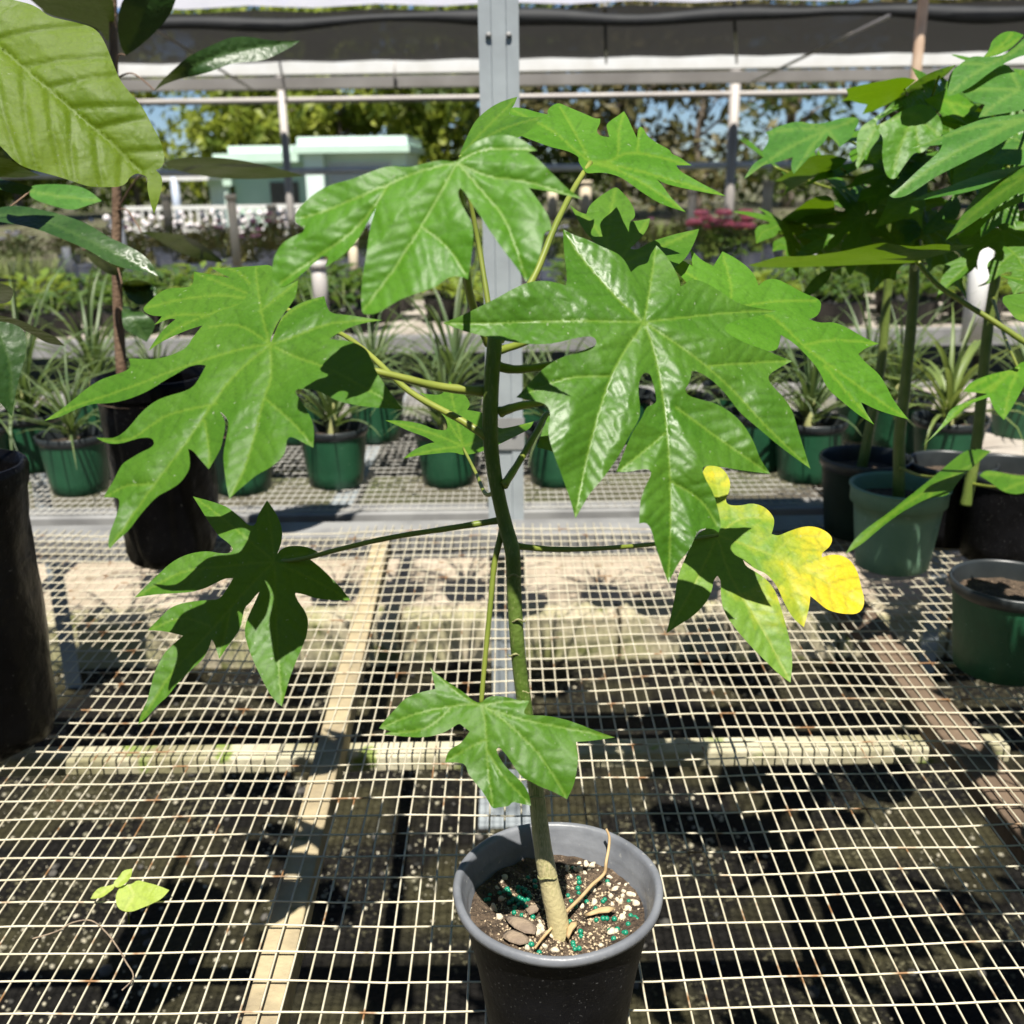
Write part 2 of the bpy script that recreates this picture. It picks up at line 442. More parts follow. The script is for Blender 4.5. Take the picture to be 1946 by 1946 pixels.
def leaf(name, parent, outline, junction, d, n, veins, material, step=6.0, fold=0.005, quilt=0.0005, droop=0.7, wave=0.004,
         gap=32, sec=100, vw=2.0, yel=None, dmax=0.2, seed=1, ang=52, flatcap=None):
    """one leaf: outline and veins (photo pixels) laid on a tilted, folded, drooping blade whose stalk joint is at depth d"""
    rnd = random.Random(seed)
    out = chaikin(outline, 2)
    poly = np.array(out)
    x0, y0 = poly.min(0); x1, y1 = poly.max(0)
    gx = []
    yy = y0; row = 0
    while yy < y1:
        xx = x0 + (row % 2) * step / 2
        while xx < x1:
            gx.append((xx + rnd.uniform(-.15, .15) * step, yy + rnd.uniform(-.15, .15) * step))
            xx += step
        yy += step * 0.87; row += 1
    gx = np.array(gx)
    gx = gx[inside(poly, gx)]
    # veins
    vl = [smooth_line(v, 6) for v in veins]
    msegs, mid, mt = [], [], []
    for k, v in enumerate(vl):
        L = sum((v[i + 1] - v[i]).length for i in range(len(v) - 1)) + 1e-6
        acc = 0
        for i in range(len(v) - 1):
            msegs.append((v[i].x, v[i].y, v[i + 1].x, v[i + 1].y)); mid.append(k); mt.append(acc / L)
            acc += (v[i + 1] - v[i]).length
    bd, _ = segdist(gx, np.array([(*out[i], *out[(i + 1) % len(out)]) for i in range(len(out))]))
    gx = gx[bd > step * 0.45]
    vpts = []
    for v in vl:
        for i in range(len(v) - 1):
            m = max(1, int((v[i + 1] - v[i]).length / (step * 0.8)))
            for j in range(m):
                vpts.append(tuple(v[i].lerp(v[i + 1], j / m)))
    if vpts:
        vp = np.array(vpts)
        vp = vp[inside(poly, vp)]
        vd, _ = segdist(gx, np.array(msegs))
        gx = np.vstack([gx[vd > step * 0.4], vp]) if len(vp) else gx
    nb = len(out)
    allv = [Vector(p) for p in out] + [Vector((a, b)) for a, b in gx]
    res = delaunay_2d_cdt(allv, [(i, (i + 1) % nb) for i in range(nb)], [], 1, 1e-4)
    V2 = np.array([(v.x, v.y) for v in res[0]]); F = res[2]
    # distance fields
    if msegs:
        ms = np.array(msegs); md, ma = segdist(V2, ms)
        mid = np.array(mid); mt = np.array(mt)
    else:
        md = np.full(len(V2), 99.); ma = np.zeros(len(V2), int); ms = None
    sd = np.full(len(V2), 99.0)
    if ms is not None and gap:
        for k, v in enumerate(vl):
            L = sum((v[i + 1] - v[i]).length for i in range(len(v) - 1))
            segs = []
            pos = gap * 0.9
            side_off = 0
            while pos < L * 0.94:
                acc = 0
                for i in range(len(v) - 1):
                    l = (v[i + 1] - v[i]).length
                    if acc + l >= pos:
                        p = v[i].lerp(v[i + 1], (pos - acc) / (l + 1e-9)); t = (v[i + 1] - v[i]).normalized()
                        break
                    acc += l
                else:
                    break
                for sgn in (-1, 1):
                    ln = sec * (0.45 + 0.75 * math.sin(math.pi * min(1, 0.12 + 0.88 * pos / L)) ** 0.8)
                    a = math.radians(ang + rnd.uniform(-6, 6)) * sgn
                    dv = Vector((t.x * math.cos(a) - t.y * math.sin(a), t.x * math.sin(a) + t.y * math.cos(a)))
                    q = p.copy()
                    for j in range(4):
                        q2 = q + dv * ln / 4
                        segs.append((q.x, q.y, q2.x, q2.y))
                        q = q2
                        dv = (dv * 0.86 + t * 0.14).normalized()
                pos += gap * rnd.uniform(0.85, 1.2)
            if segs:
                mine = np.where(mid[ma] == k)[0]
                if len(mine):
                    dd, _ = segdist(V2[mine], np.array(segs))
                    sd[mine] = dd
    # to space
    J = P(junction[0], junction[1], d)
    n = Vector(n).normalized()
    pts = []
    pj = n.dot(J - CAM)
    mfac = np.clip(md / 48.0, 0, 1) ** 0.8
    q1 = np.clip(sd / 11.0, 0, 1); q1 = q1 * q1 * (3 - 2 * q1)
    q1[sd > 90] = 0
    q1 *= np.clip(md / 8, 0, 1)
    for i in range(len(V2)):
        r = ray(V2[i][0], V2[i][1])
        den = n.dot(r)
        t = pj / den if abs(den) > 1e-4 and pj / den > 0 else d
        t = d + dmax * math.tanh((t - d) / dmax)
        p = CAM + r * t
        rho = (p - J).length
        off = fold * mfac[i] + quilt * q1[i] - droop * rho * rho
        if wave:
            off += wave * mnoise.noise(Vector((V2[i][0] / 75.0, V2[i][1] / 75.0, seed * 3.1)))
        pts.append(CAM + r * (t - off))
    me = bpy.data.meshes.new(name)
    off = wloc(parent) if parent else Vector((0, 0, 0))
    me.from_pydata([tuple(p - J) for p in pts], [], [tuple(f) for f in F])
    me.polygons.foreach_set("use_smooth", [True] * len(me.polygons))
    # keep the upper side up
    a1 = me.attributes.new("vein", 'FLOAT', 'POINT')
    w = vw * (1.15 - 0.75 * (mt[ma] if ms is not None else 0))
    a1.data.foreach_set("value", (0.50 * np.exp(-(md / w) ** 2)).astype(np.float32))
    a2 = me.attributes.new("vein2", 'FLOAT', 'POINT')
    a2.data.foreach_set("value", np.where(sd < 90, np.exp(-(sd / 1.8) ** 2), 0).astype(np.float32))
    if yel:
        a3 = me.attributes.new("yel", 'FLOAT', 'POINT')
        a3.data.foreach_set("value", np.array([yel(x, y) for x, y in V2], dtype=np.float32))
    me.materials.append(material)
    me.update()
    o = bpy.data.objects.new(name, me)
    o.location = J - off
    col.objects.link(o)
    if parent: o.parent = parent
    return o, J

def stalk(parent, pts, radii, m='petiole', name='petiole', n=8):
    mb = MB()
    pts = [Vector(pts[0]) + Vector((0, .003, 0))] + list(pts[1:])
    sp = smooth_line(pts, 6)
    radii = (radii[0] * .88, radii[1] * .88)
    rr = [(radii[0] + (radii[1] - radii[0]) * i / (len(sp) - 1)) * (1 + .3 * math.exp(-i * 7.0 / len(sp))) * (1 + .05 * math.sin(i * 2.1)) for i in range(len(sp))]
    mb.tube(sp, rr, n)
    return mb.build(name, M[m], parent)

FA = (80, 480, 2.683); FB = (250, 100, 2.76); FC = (900, 0, 3.22); FD = (800, 400, 2.0337); FE = (0, 900, 2.76)
FF = (700, 1250, 3.22); FG = (500, 500, 2.76); FH = (0, 0, 2.972); FI = (0, 400, 2.76); FK = (1350, 0, 3.22); FM = (1346, 500, 3.22)
F1 = (0, 0, 1)


# ------------------------------------------------------------------ ground
def groundmat():
    m = bpy.data.materials.new('dark soil with painted shade patches and grit')
    N, L = nt(m)
    b = N["Principled BSDF"]; b.inputs["Roughness"].default_value = 0.8; b.inputs["Specular IOR Level"].default_value = 0.25
    g = N.new("ShaderNodeNewGeometry")
    def noise(s, d=5):
        n = N.new("ShaderNodeTexNoise"); n.inputs["Scale"].default_value = s; n.inputs["Detail"].default_value = d
        L.new(g.outputs["Position"], n.inputs["Vector"]); return n
    def ramp(src, a, ca, b_, cb):
        r = N.new("ShaderNodeValToRGB"); e = r.color_ramp.elements
        e[0].position = a; e[0].color = (*ca, 1); e[1].position = b_; e[1].color = (*cb, 1)
        L.new(src, r.inputs[0]); return r
    base = ramp(noise(3.2).outputs[0], .46, (0.005, 0.0042, 0.003), .62, (0.040, 0.036, 0.016))  # near-black and olive patches stand in for shaded and sunlit soil
    grit = ramp(noise(75, 3).outputs[0], .56, (0, 0, 0), .66, (1, 1, 1))
    area = ramp(noise(2.4).outputs[0], .47, (0, 0, 0), .58, (1, 1, 1))
    mul = N.new("ShaderNodeMixRGB"); mul.blend_type = 'MULTIPLY'; mul.inputs[0].default_value = 1
    L.new(grit.outputs[0], mul.inputs[1]); L.new(area.outputs[0], mul.inputs[2])
    mx = N.new("ShaderNodeMixRGB"); mx.inputs[2].default_value = (0.13, 0.12, 0.07, 1)
    L.new(mul.outputs[0], mx.inputs[0]); L.new(base.outputs[0], mx.inputs[1])
    # farther off: trodden pale earth and grass
    sp = N.new("ShaderNodeSeparateXYZ"); L.new(g.outputs["Position"], sp.inputs[0])
    far = N.new("ShaderNodeMapRange"); far.inputs[1].default_value = 4.5; far.inputs[2].default_value = 6.0
    L.new(sp.outputs[1], far.inputs[0])
    fc = ramp(noise(.9).outputs[0], .4, (0.15, 0.13, 0.10), .62, (0.09, 0.11, 0.04))
    m2 = N.new("ShaderNodeMixRGB"); L.new(far.outputs[0], m2.inputs[0]); L.new(mx.outputs[0], m2.inputs[1]); L.new(fc.outputs[0], m2.inputs[2])
    L.new(m2.outputs[0], b.inputs["Base Color"])
    bp = N.new("ShaderNodeBump"); bp.inputs["Strength"].default_value = 0.9; bp.inputs["Distance"].default_value = 0.02
    L.new(noise(60, 8).outputs[0], bp.inputs["Height"]); L.new(bp.outputs[0], b.inputs["Normal"])
    return m
gv, gf = [], []
xs = [-250, -60, -20, -8, -4] + [-3.2 + .1 * i for i in range(65)] + [4, 8, 20, 60, 250]
ys = [-30, -6, -1] + [.6 + .1 * i for i in range(32)] + [4.5, 6, 9, 14, 25, 50, 100, 320]
for y in ys:
    for x in xs:
        q = Vector((x, y, 0))
        near = 1 if abs(x) < 3.3 and .5 < y < 3.8 else 0
        gv.append((x, y, near * (.014 * mnoise.noise(q * 2.2) + .008 * mnoise.noise(q * 7))))
for j in range(len(ys) - 1):
    for i in range(len(xs) - 1):
        a = j * len(xs) + i
        gf.append((a, a + 1, a + 1 + len(xs), a + len(xs)))
tag(MB().add(gv, gf).build("ground", groundmat()), kind="structure")
# grit and perlite strewn on it
rg = random.Random(11)
tm = bmesh.new(); bmesh.ops.create_icosphere(tm, subdivisions=1, radius=1)
tv = [v.co.copy() for v in tm.verts]; tf = [tuple(v.index for v in f.verts) for f in tm.faces]; tm.free()
def strew(n, name, m, x0, x1, y0, y1, s0, s1, thr, seed, z0=0.0):
    mb = MB(); r = random.Random(seed); c = 0
    while c < n:
        x = r.uniform(x0, x1); y = r.uniform(y0, y1)
        if mnoise.noise(Vector((x * 1.9, y * 1.9, seed))) < thr + (.22 if x > .1 else -.05) + r.uniform(-.12, .12):
            c += .25; continue
        s = s0 + (s1 - s0) * r.random() ** 3
        a = r.random() * 6.28; ca, sa = math.cos(a), math.sin(a); k = r.uniform(.6, 1)
        mb.add([(x + s * (v.x * ca - v.y * k * sa), y + s * (v.x * sa + v.y * k * ca), z0 + s * .45 + v.z * s * .7) for v in tv], tf)
        c += 1
    return tag(mb.build(name, m), kind="stuff")
tag(strew(4200, "perlite_grit", mat('white grit', (0.55, 0.50, 0.38), (0.16, 0.15, 0.09), rough=.85, scale=25), -1.8, 1.8, 1.45, 3.4, .0025, .009, -.02, 3), "pale perlite grit strewn on the dark ground under the wire bench", "grit")
tag(strew(260, "gravel", mat('grey gravel', (0.13, 0.12, 0.105), (0.04, 0.04, 0.035), rough=.85, scale=6), -2.2, 2.2, 1.8, 3.44, .008, .022, .0, 8), "grey gravel stones on the dark ground under the wire bench", "gravel")

M['concrete'] = mat('tan concrete', (0.50, 0.42, 0.32), (0.40, 0.33, 0.24), rough=.9, scale=5, bump=.25, bscale=60, detail=8, speck=(0.26, 0.20, 0.13), speck_scale=9, speck_at=.62)
M['curb'] = mat('mossy concrete block', (0.52, 0.45, 0.32), (0.36, 0.34, 0.18), rough=.9, scale=7, bump=.4, bscale=60, detail=8, speck=(0.17, 0.18, 0.06), speck_scale=10, speck_at=.58)
slab = tag(MB().box((-6, 3.60, -.02), (6, 4.6, .165)).build("concrete_path", M['concrete']), kind="structure")
cb = empty("concrete_curb", (0, 3.52, 0), "row of mossy tan concrete blocks edging the path under the benches", "curb")
for i in range(16):
    x = -3.25 + i * .405
    MB().box((x, 3.44 + rg.uniform(-.008, .008), -.01), (x + .395, 3.596, .172 + rg.uniform(-.004, .004))).build("block", M['curb'], cb, bevel=.008)

# ------------------------------------------------------------------ benches of welded wire
def sag(x, y):
    return -0.005 + 0.0045 * math.sin(x * 5.1 + 1.3 * math.sin(y * 2.2)) * math.sin(y * 4.3 + .6) + .0014 * math.sin(x * 23 + y * 9)
SX, SY = 0.0217, 0.0434
bench = empty("wire_mesh_bench", (0, 1.4, 0), "bench top of cream welded wire carrying the black pot, in front of the post", "bench")
BX0, BX1, BY0, BY1 = -1.62, 1.62, 0.42, 2.40
rw = random.Random(2)
nY = int((BX1 - BX0) / SX)
for i in range(nY + 1):
    x = BX0 + i * SX
    y0 = BY0
    dx = rw.uniform(-.0012, .0012)
    ph = rw.uniform(0, 6.28)
    pts = []
    K = 30
    for k in range(K + 1):
        y = y0 + (BY1 + .03 - y0) * k / K
        pts.append((x + dx + .0011 * math.sin(y * 7 + ph), y, T + sag(x, y)))
    MB().tube(pts, .0014, 4, False).build("wire", M['wire'], bench)
nX = int((BY1 - BY0) / SY)
for j in range(nX + 1):
    y = BY0 + .01 + j * SY
    ph = rw.uniform(0, 6.28)
    pts = []
    K = 44
    for k in range(K + 1):
        x = BX0 + (BX1 - BX0) * k / K
        pts.append((x, y + .0016 * math.sin(x * 6 + ph), T + sag(x, y) + .0021))
    MB().tube(pts, .0014, 4, False).build("wire", M['wire'], bench)
def on(px, py, z): return G(px, py, z)
ZT = T - .0095
MB().bar(on(478, 2010, ZT), on(727, 1016, ZT), .041, .042).build("slat", M['slat'], bench, bevel=.003)
MB().bar(on(2120, 1757, ZT), on(1600, 1120, ZT), .062, .042).build("slat", M['slat_dark'], bench, bevel=.003)
for (xa, xb) in ((-1.28, .80),):
    a = G(700, 1425, T - .055)
    MB().bar((xa, a.y, T - .053), (xb, a.y, T - .053), .045, .030).build("crossbeam", M['beam'], bench, bevel=.004)
MB().bar((-1.7, .55, T - .053), (1.7, .55, T - .053), .05, .045).build("crossbeam", M['beam'], bench, bevel=.004)
ry = 2.44
mb = MB(); mb.bar((-2.6, ry - .02, T - .006), (2.6, ry - .02, T - .006), .115, .012); mb.bar((-2.6, ry - .072, T - .0065), (2.6, ry - .072, T - .0065), .010, .06)
mb.build("back_rail", M['galv_dark'], bench, bevel=.002)
for x in (-1.95, 1.95):
    mb = MB(); mb.box((x - .021, 2.375, .0), (x + .021, 2.381, T - .019)); mb.box((x - .021, 2.382, 0), (x - .016, 2.42, T - .0195))
    mb.build("leg", M['galv'], bench)
for x in (-1.58, 1.58):
    MB().box((x - .02, .5, 0), (x + .02, .54, T - .11)).build("leg", M['slat_dark'], bench)

def far_bench(name, y0, y1, x0, x1, label, wires=True, rail_m='galv'):
    b = empty(name, ((x0 + x1) / 2, (y0 + y1) / 2, 0), label, "bench")
    if wires:
        mb = MB()
        x = x0
        while x < x1:
            mb.tube([(x, y0 + (y1 - y0) * k / 6, T - .002 + .003 * math.sin(x * 9 + k)) for k in range(7)], .0016, 3, False); x += SX
        y = y0
        while y < y1:
            mb.tube([(x0 + (x1 - x0) * k / 8, y, T + .0005 + .003 * math.sin((x0 + (x1 - x0) * k / 8) * 9)) for k in range(9)], .0016, 3, False); y += SY
        w = mb.build("wire_mesh", M['wire_far'], b); w["kind"] = "stuff"
    return b
bench2 = far_bench("wire_mesh_bench", 2.55, 4.15, -2.7, 2.7, "galvanised wire bench behind the steel rail, crowded with green pots of spiky plants")
MB().bar((-2.7, 2.575, T - .004), (2.7, 2.575, T - .004), .085, .07).build("front_rail", M['galv_dark'], bench2, bevel=.004)
MB().bar((-2.7, 4.12, T - .006), (2.7, 4.12, T - .006), .06, .06).build("back_rail", M['galv_dark'], bench2, bevel=.004)
for x in (-1.9, -.46, .9, 2.0):
    MB().bar((x, 2.63, T - .008), (x + .02, 4.08, T - .008), .06, .04).build("slat", M['galv'] if x < 0 and x > -1 else M['slat_dark'], bench2, bevel=.003)
for x, y in ((-2.5, 2.6), (2.5, 2.6), (-2.5, 4.05), (2.5, 4.05), (G(148, 1300, 0).x, 3.29), (G(1770, 1300, 0).x, 3.29)):
    MB().box((x - .028, y - .006, 0), (x + .028, y, T - .05)).build("leg", M['galv'], bench2)
# board lying on bench at the right
M['board'] = mat('weathered grey board', (0.42, 0.38, 0.33), (0.30, 0.26, 0.22), rough=.85, scale=6, bump=.3)
for i in range(9):
    y = 2.82 + i * .125
    pl_ = MB(); pl_.bar((1.36 + .012 * i, y, T + .022), (2.6, y + .1, T + .022), .112, .018)
    pl_.build("plank", M['board'], bench2, bevel=.003)

# ------------------------------------------------------------------ the steel post
pc = G(958, 965, T)
PY0 = 2.515
px_ = PY(962, 960, PY0).x
post = empty("steel_post", (px_, PY0, 0), "square galvanised steel post standing between the two wire benches", "post")
w = .0445
prof = [(-w, -w), (-w * .4, -w), (-w * .34, -w + .004), (w * .34, -w + .004), (w * .4, -w), (w, -w), (w, w), (-w, w)]
mb = MB(); n = len(prof); vs = []
for z in (0, 3.4):
    vs += [(px_ + a, PY0 + b, z) for a, b in prof]
mb.add(vs, [(i, (i + 1) % n, n + (i + 1) % n, n + i) for i in range(n)], False)
mb.build("shaft", M['galv'], post)
mb = MB(); mb.box((px_ - .09, PY0 - .09, 0), (px_ + .09, PY0 + .09, .012)); mb.build("base_plate", M['galv'], post)
for (dx, z) in ((-.022, 1.12), (.022, 1.12), (-.022, 2.02), (.022, 2.02), (0, 2.42)):
    MB().tube([(px_ + dx, PY0 - w - .0005, z), (px_ + dx, PY0 - w - .007, z)], .007, 6).build("bolt", M['galv_dark'], post)
mb = MB(); mb.box((px_ - w - .004, PY0 - w - .003, 1.08), (px_ + w + .004, PY0 - w - .0003, 1.16)); mb.build("bracket", M['galv_dark'], post)

# ------------------------------------------------------------------ shade house beyond
M['pipe'] = mat('grey conduit', (0.50, 0.47, 0.44), (0.40, 0.37, 0.35), rough=.5, scale=3)
M['white_pipe'] = mat('white pvc pipe', (0.78, 0.78, 0.76), (0.70, 0.69, 0.65), rough=.4, scale=4)
M['tan_pole'] = mat('tan rusty pole', (0.36, 0.27, 0.19), (0.26, 0.17, 0.11), rough=.7, scale=6)
M['cream_post'] = mat('cream post', (0.66, 0.57, 0.42), (0.56, 0.47, 0.33), rough=.7, scale=5)
def clothmat(name, c, holes, tr=None):
    m = bpy.data.materials.new(name)
    N, L = nt(m)
    b = N["Principled BSDF"]; b.inputs["Base Color"].default_value = (*c, 1); b.inputs["Roughness"].default_value = .9
    n = N.new("ShaderNodeTexNoise"); n.inputs["Scale"].default_value = 2.0; n.inputs["Detail"].default_value = 6
    r = N.new("ShaderNodeMapRange"); r.inputs[1].default_value = .3; r.inputs[2].default_value = .7; r.inputs[3].default_value = holes - .06; r.inputs[4].default_value = holes + .06
    L.new(n.outputs[0], r.inputs[0])
    t = N.new("ShaderNodeBsdfTransparent")
    s1 = b.outputs[0]
    if tr:
        tl = N.new("ShaderNodeBsdfTranslucent"); tl.inputs[0].default_value = (*tr, 1)
        ms = N.new("ShaderNodeMixShader"); ms.inputs[0].default_value = .5
        L.new(s1, ms.inputs[1]); L.new(tl.outputs[0], ms.inputs[2]); s1 = ms.outputs[0]
    mx = N.new("ShaderNodeMixShader")
    L.new(r.outputs[0], mx.inputs[0]); L.new(s1, mx.inputs[1]); L.new(t.outputs[0], mx.inputs[2])
    L.new(mx.outputs[0], N["Material Output"].inputs[0])
    return m
sh = empty("shade_house", (0, 10, 0), "long shade house with dark cloth roof, white eaves beam and pipe frame", "shade house")
ZC = EYE + 1.09
def clothsheet(y0, y1, x0, x1, z, sagz, name, m, nx=40, ny=10):
    v = []; f = []
    for j in range(ny + 1):
        for i in range(nx + 1):
            x = x0 + (x1 - x0) * i / nx; y = y0 + (y1 - y0) * j / ny
            v.append((x, y, z - sagz * math.sin(math.pi * j / ny) * (.6 + .4 * math.sin(x * 1.9)) + .01 * math.sin(x * 7 + y)))
    for j in range(ny):
        for i in range(nx):
            a = j * (nx + 1) + i
            f.append((a, a + 1, a + nx + 2, a + nx + 1))
    return MB().add(v, f).build(name, m, sh)
clothsheet(8.1, 11.7, -9, 9, ZC, .04, "shade_cloth", clothmat('dark shade cloth', (0.030, 0.029, 0.029), .05, (0.035, 0.034, 0.033)))
clothsheet(7.0, 7.98, -9, 9, ZC + .012, .006, "roof_sheet", clothmat('white roof cloth', (0.74, 0.74, 0.82), .08, (0.7, 0.7, 0.8)))
clothsheet(-14, -1.05, -10, 10, ZC + .05, .05, "shade_cloth", bpy.data.materials['dark shade cloth'])   # unseen roof bay behind the camera, added to cut the sky light
mb = MB()
pts = []; K = 150
for k in range(K + 1):
    x = -9 + 18 * k / K
    pts.append((x, 8.08, ZC - .045 - .04 * abs(math.sin(x * 1.15 + .5)) + .01 * math.sin(x * 5)))
mb.tube(pts, [.042 + .018 * math.sin(k * .35) * math.sin(k * .11) for k in range(K + 1)], 8)
mb.build("rolled_edge", mat('black rolled cloth', (0.008, 0.010, 0.013), (0.016, 0.018, 0.02), rough=.7, scale=6), sh)
yb = 12.1
zt, zm, zb = PY(800, 113, yb).z, PY(800, 140, yb).z, PY(800, 166, yb).z
MB().box((-9, yb - .10, zm + .004), (9, yb + .1, zt)).build("eaves_beam", M['white_pipe'], sh)
MB().box((-9, yb - .098, zb), (9, yb + .10, zm - .022)).build("gutter", mat('grey gutter', (0.27, 0.26, 0.25), (0.20, 0.19, 0.18), rough=.5, scale=2), sh)
yp = 12.6
for k, (xa, xb, py, rr, mm) in enumerate(((-9, 9, 186, .035, 'pipe'), (-9, 9, 321, .040, 'white_pipe'))):
    z = PY(900, py, yp).z
    MB().tube([(xa, yp, z), (xb, yp, z)], rr, 8).build("horizontal_pipe", M[mm], sh)
for (px, yy, rr) in ((546, 12.6, .045), (1389, 12.6, .06), (1722, 7.2, .033), (-150, 12.6, .05), (2100, 12.6, .05)):
    a = PY(px, 320, yy)
    MB().tube([(a.x, yy, 0), (a.x, yy, ZC + (.02 if yy > 8 else .1))], rr, 10).build("upright", M['pipe'] if yy > 8 else M['tan_pole'], sh)
    if px == 1722:
        MB().box((a.x - .16, yy - .05, ZC - .02), (a.x + .16, yy + .05, ZC + .045)).build("bracket", mat('rusty bracket', (0.22, 0.10, 0.05), (0.40, 0.36, 0.33), rough=.7, scale=12), sh)
for (x0, y0, x1, y1, ya, yb_) in ((1690, 30, 1420, 160, 7.3, 11.9), (300, 60, 480, 170, 8.5, 11.9), (1150, 10, 1152, 120, 8.1, 11.8), (1395, 0, 1400, 120, 8.1, 11.8), (750, 115, 750, 165, 11.9, 11.95), (530, 110, 545, 190, 11.8, 11)):
    MB().tube([PY(x0, y0, ya), PY(x1, y1, yb_)], .012, 6).build("brace_wire", M['pipe'], sh)

# ------------------------------------------------------------------ the mint-green house far behind
M['mint'] = mat('mint stucco', (0.56, 0.74, 0.62), (0.50, 0.68, 0.56), rough=.85, scale=1.5)
M['mint_white'] = mat('pale mint paint', (0.72, 0.84, 0.78), (0.66, 0.80, 0.73), rough=.8, scale=1.5)
HY = 34.0
def hx(px, Y=HY): return PY(px, 330, Y).x
def hz(py, Y=HY): return PY(650, py, Y).z
house = empty("house", (hx(620), HY, 0), "pale mint-green flat-roofed house with white parapets beyond the shade house", "house")
def hbox(name, m, x0, x1, y0, y1, d0, d1, par=house):
    return MB().box((hx(x0), HY + d0, max(0, hz(y1))), (hx(x1), HY + d1, hz(y0))).build(name, m, par)
hbox("wall", M['mint'], 430, 576, 305, 700, .9, 5)
hbox("wall", M['mint_white'], 578, 772, 292, 700, 0, 5)
hbox("parapet", M['mint_white'], 428, 575, 274, 288, .6, 5.2)
hbox("roof_edge", M['mint'], 404, 575, 289, 306, .2, 5.2)
hbox("parapet", M['mint_white'], 572, 778, 260, 277, -.3, 5.3)
hbox("roof_edge", M['mint'], 566, 784, 278, 291, -.8, 5.3)
win = hbox("window", M['white_pipe'], 625, 745, 308, 352, -.06, -.01)
for i in range(4):
    y = 312 + i * 10
    MB().box((hx(629), HY - .10, hz(y + 7)), (hx(741), HY - .062, hz(y))).build("louvre", mat('white louvre', (0.52, 0.54, 0.57), rough=.5), win)
hbox("column", M['mint_white'], 586, 620, 292, 440, -.5, -.2)
hbox("column", M['mint_white'], 392, 425, 345, 440, .2, .6)
hbox("capital", M['mint'], 388, 436, 338, 350, .1, .7)
hbox("door", mat('dark doorway', (0.10, 0.09, 0.08), rough=.6), 500, 555, 345, 440, .84, .88)
hbox("awning", M['white_pipe'], 310, 420, 328, 338, -1.5, .1)
MB().tube([(hx(356), HY - 1.4, 0), (hx(356), HY - 1.4, hz(330))], .12, 10).build("porch_post", mat('pale blue post', (0.55, 0.62, 0.75), rough=.6), house)

# ------------------------------------------------------------------ foliage generators
def leafcards(mb, c, rad, n, size, rnd, flat=1.0, shell=.0, up=.3):
    for i in range(n):
        while True:
            q = Vector((rnd.uniform(-1, 1), rnd.uniform(-1, 1), rnd.uniform(-1, 1)))
            if shell < q.length < 1: break
        p = Vector((c[0] + q.x * rad[0], c[1] + q.y * rad[1], c[2] + q.z * rad[2]))
        s = size * rnd.uniform(.6, 1.4)
        nrm = Vector((rnd.gauss(0, .6), rnd.gauss(0, .6), rnd.gauss(up, .5))) + q * .5
        nrm.normalize()
        t = nrm.orthogonal().normalized()
        a = rnd.random() * 6.28
        t = (t * math.cos(a) + nrm.cross(t) * math.sin(a))
        b = nrm.cross(t)
        mb.add([p - t * s, p - b * s * .42 + nrm * s * .08, p + t * s, p + b * s * .42 + nrm * s * .08], [(0, 1, 2, 3)], False)
def tree_mat(name, c1, c2, tr):
    return mat(name, c1, c2, rough=.5, scale=1.1, transl=tr, detail=6)
M['tree_a'] = tree_mat('bright tree foliage', (0.09, 0.15, 0.018), (0.36, 0.40, 0.05), (0.36, 0.44, 0.05))
M['tree_b'] = tree_mat('dark tree foliage', (0.04, 0.075, 0.016), (0.15, 0.19, 0.035), (0.16, 0.22, 0.03))
M['tree_c'] = tree_mat('olive brown foliage', (0.075, 0.08, 0.026), (0.22, 0.18, 0.075), (0.18, 0.18, 0.035))
M['trunk'] = mat('tree bark', (0.14, 0.11, 0.085), (0.24, 0.20, 0.16), rough=.9, scale=3, bump=.5)
def tree(name, label, x, y, h, r, m, seed, n=2600, size=.28, trunk_r=.16, clumps=22, low=.12):
    rnd = random.Random(seed)
    root = empty(name, (x, y, 0), label, "tree", "trees beyond the nursery")
    pts = [(x, y, -.1), (x + rnd.uniform(-.2, .2), y, h * .3), (x + rnd.uniform(-.4, .4), y, h * .6), (x + rnd.uniform(-.5, .5), y, h * .9)]
    tb = MB(); tb.tube(smooth_line(pts, 4), [trunk_r * (1 - .75 * i / 12) for i in range(13)], 8)
    cb_ = MB()
    for k in range(clumps):
        a = rnd.random() * 6.28; rr = r * rnd.uniform(.25, .85); zz = h * rnd.uniform(low, .92)
        f = 1 - abs(zz / h - .6) * .9
        c = (x + rr * f * math.cos(a), y + rr * f * math.sin(a), zz)
        tb.tube([(x + rnd.uniform(-.1, .1), y, zz * .7), ((x + c[0]) / 2, (y + c[1]) / 2, zz * .9), c], [trunk_r * .4, trunk_r * .25, .02], 5)
        cr = r * rnd.uniform(.25, .45)
        leafcards(cb_, c, (cr, cr, cr * .75), n // clumps, size, rnd, shell=.25)
    tb.build("trunk", M['trunk'], root)
    cb_.build("crown", m, root)
    return root
def txy(px, Y): return PY(px, 330, Y).x
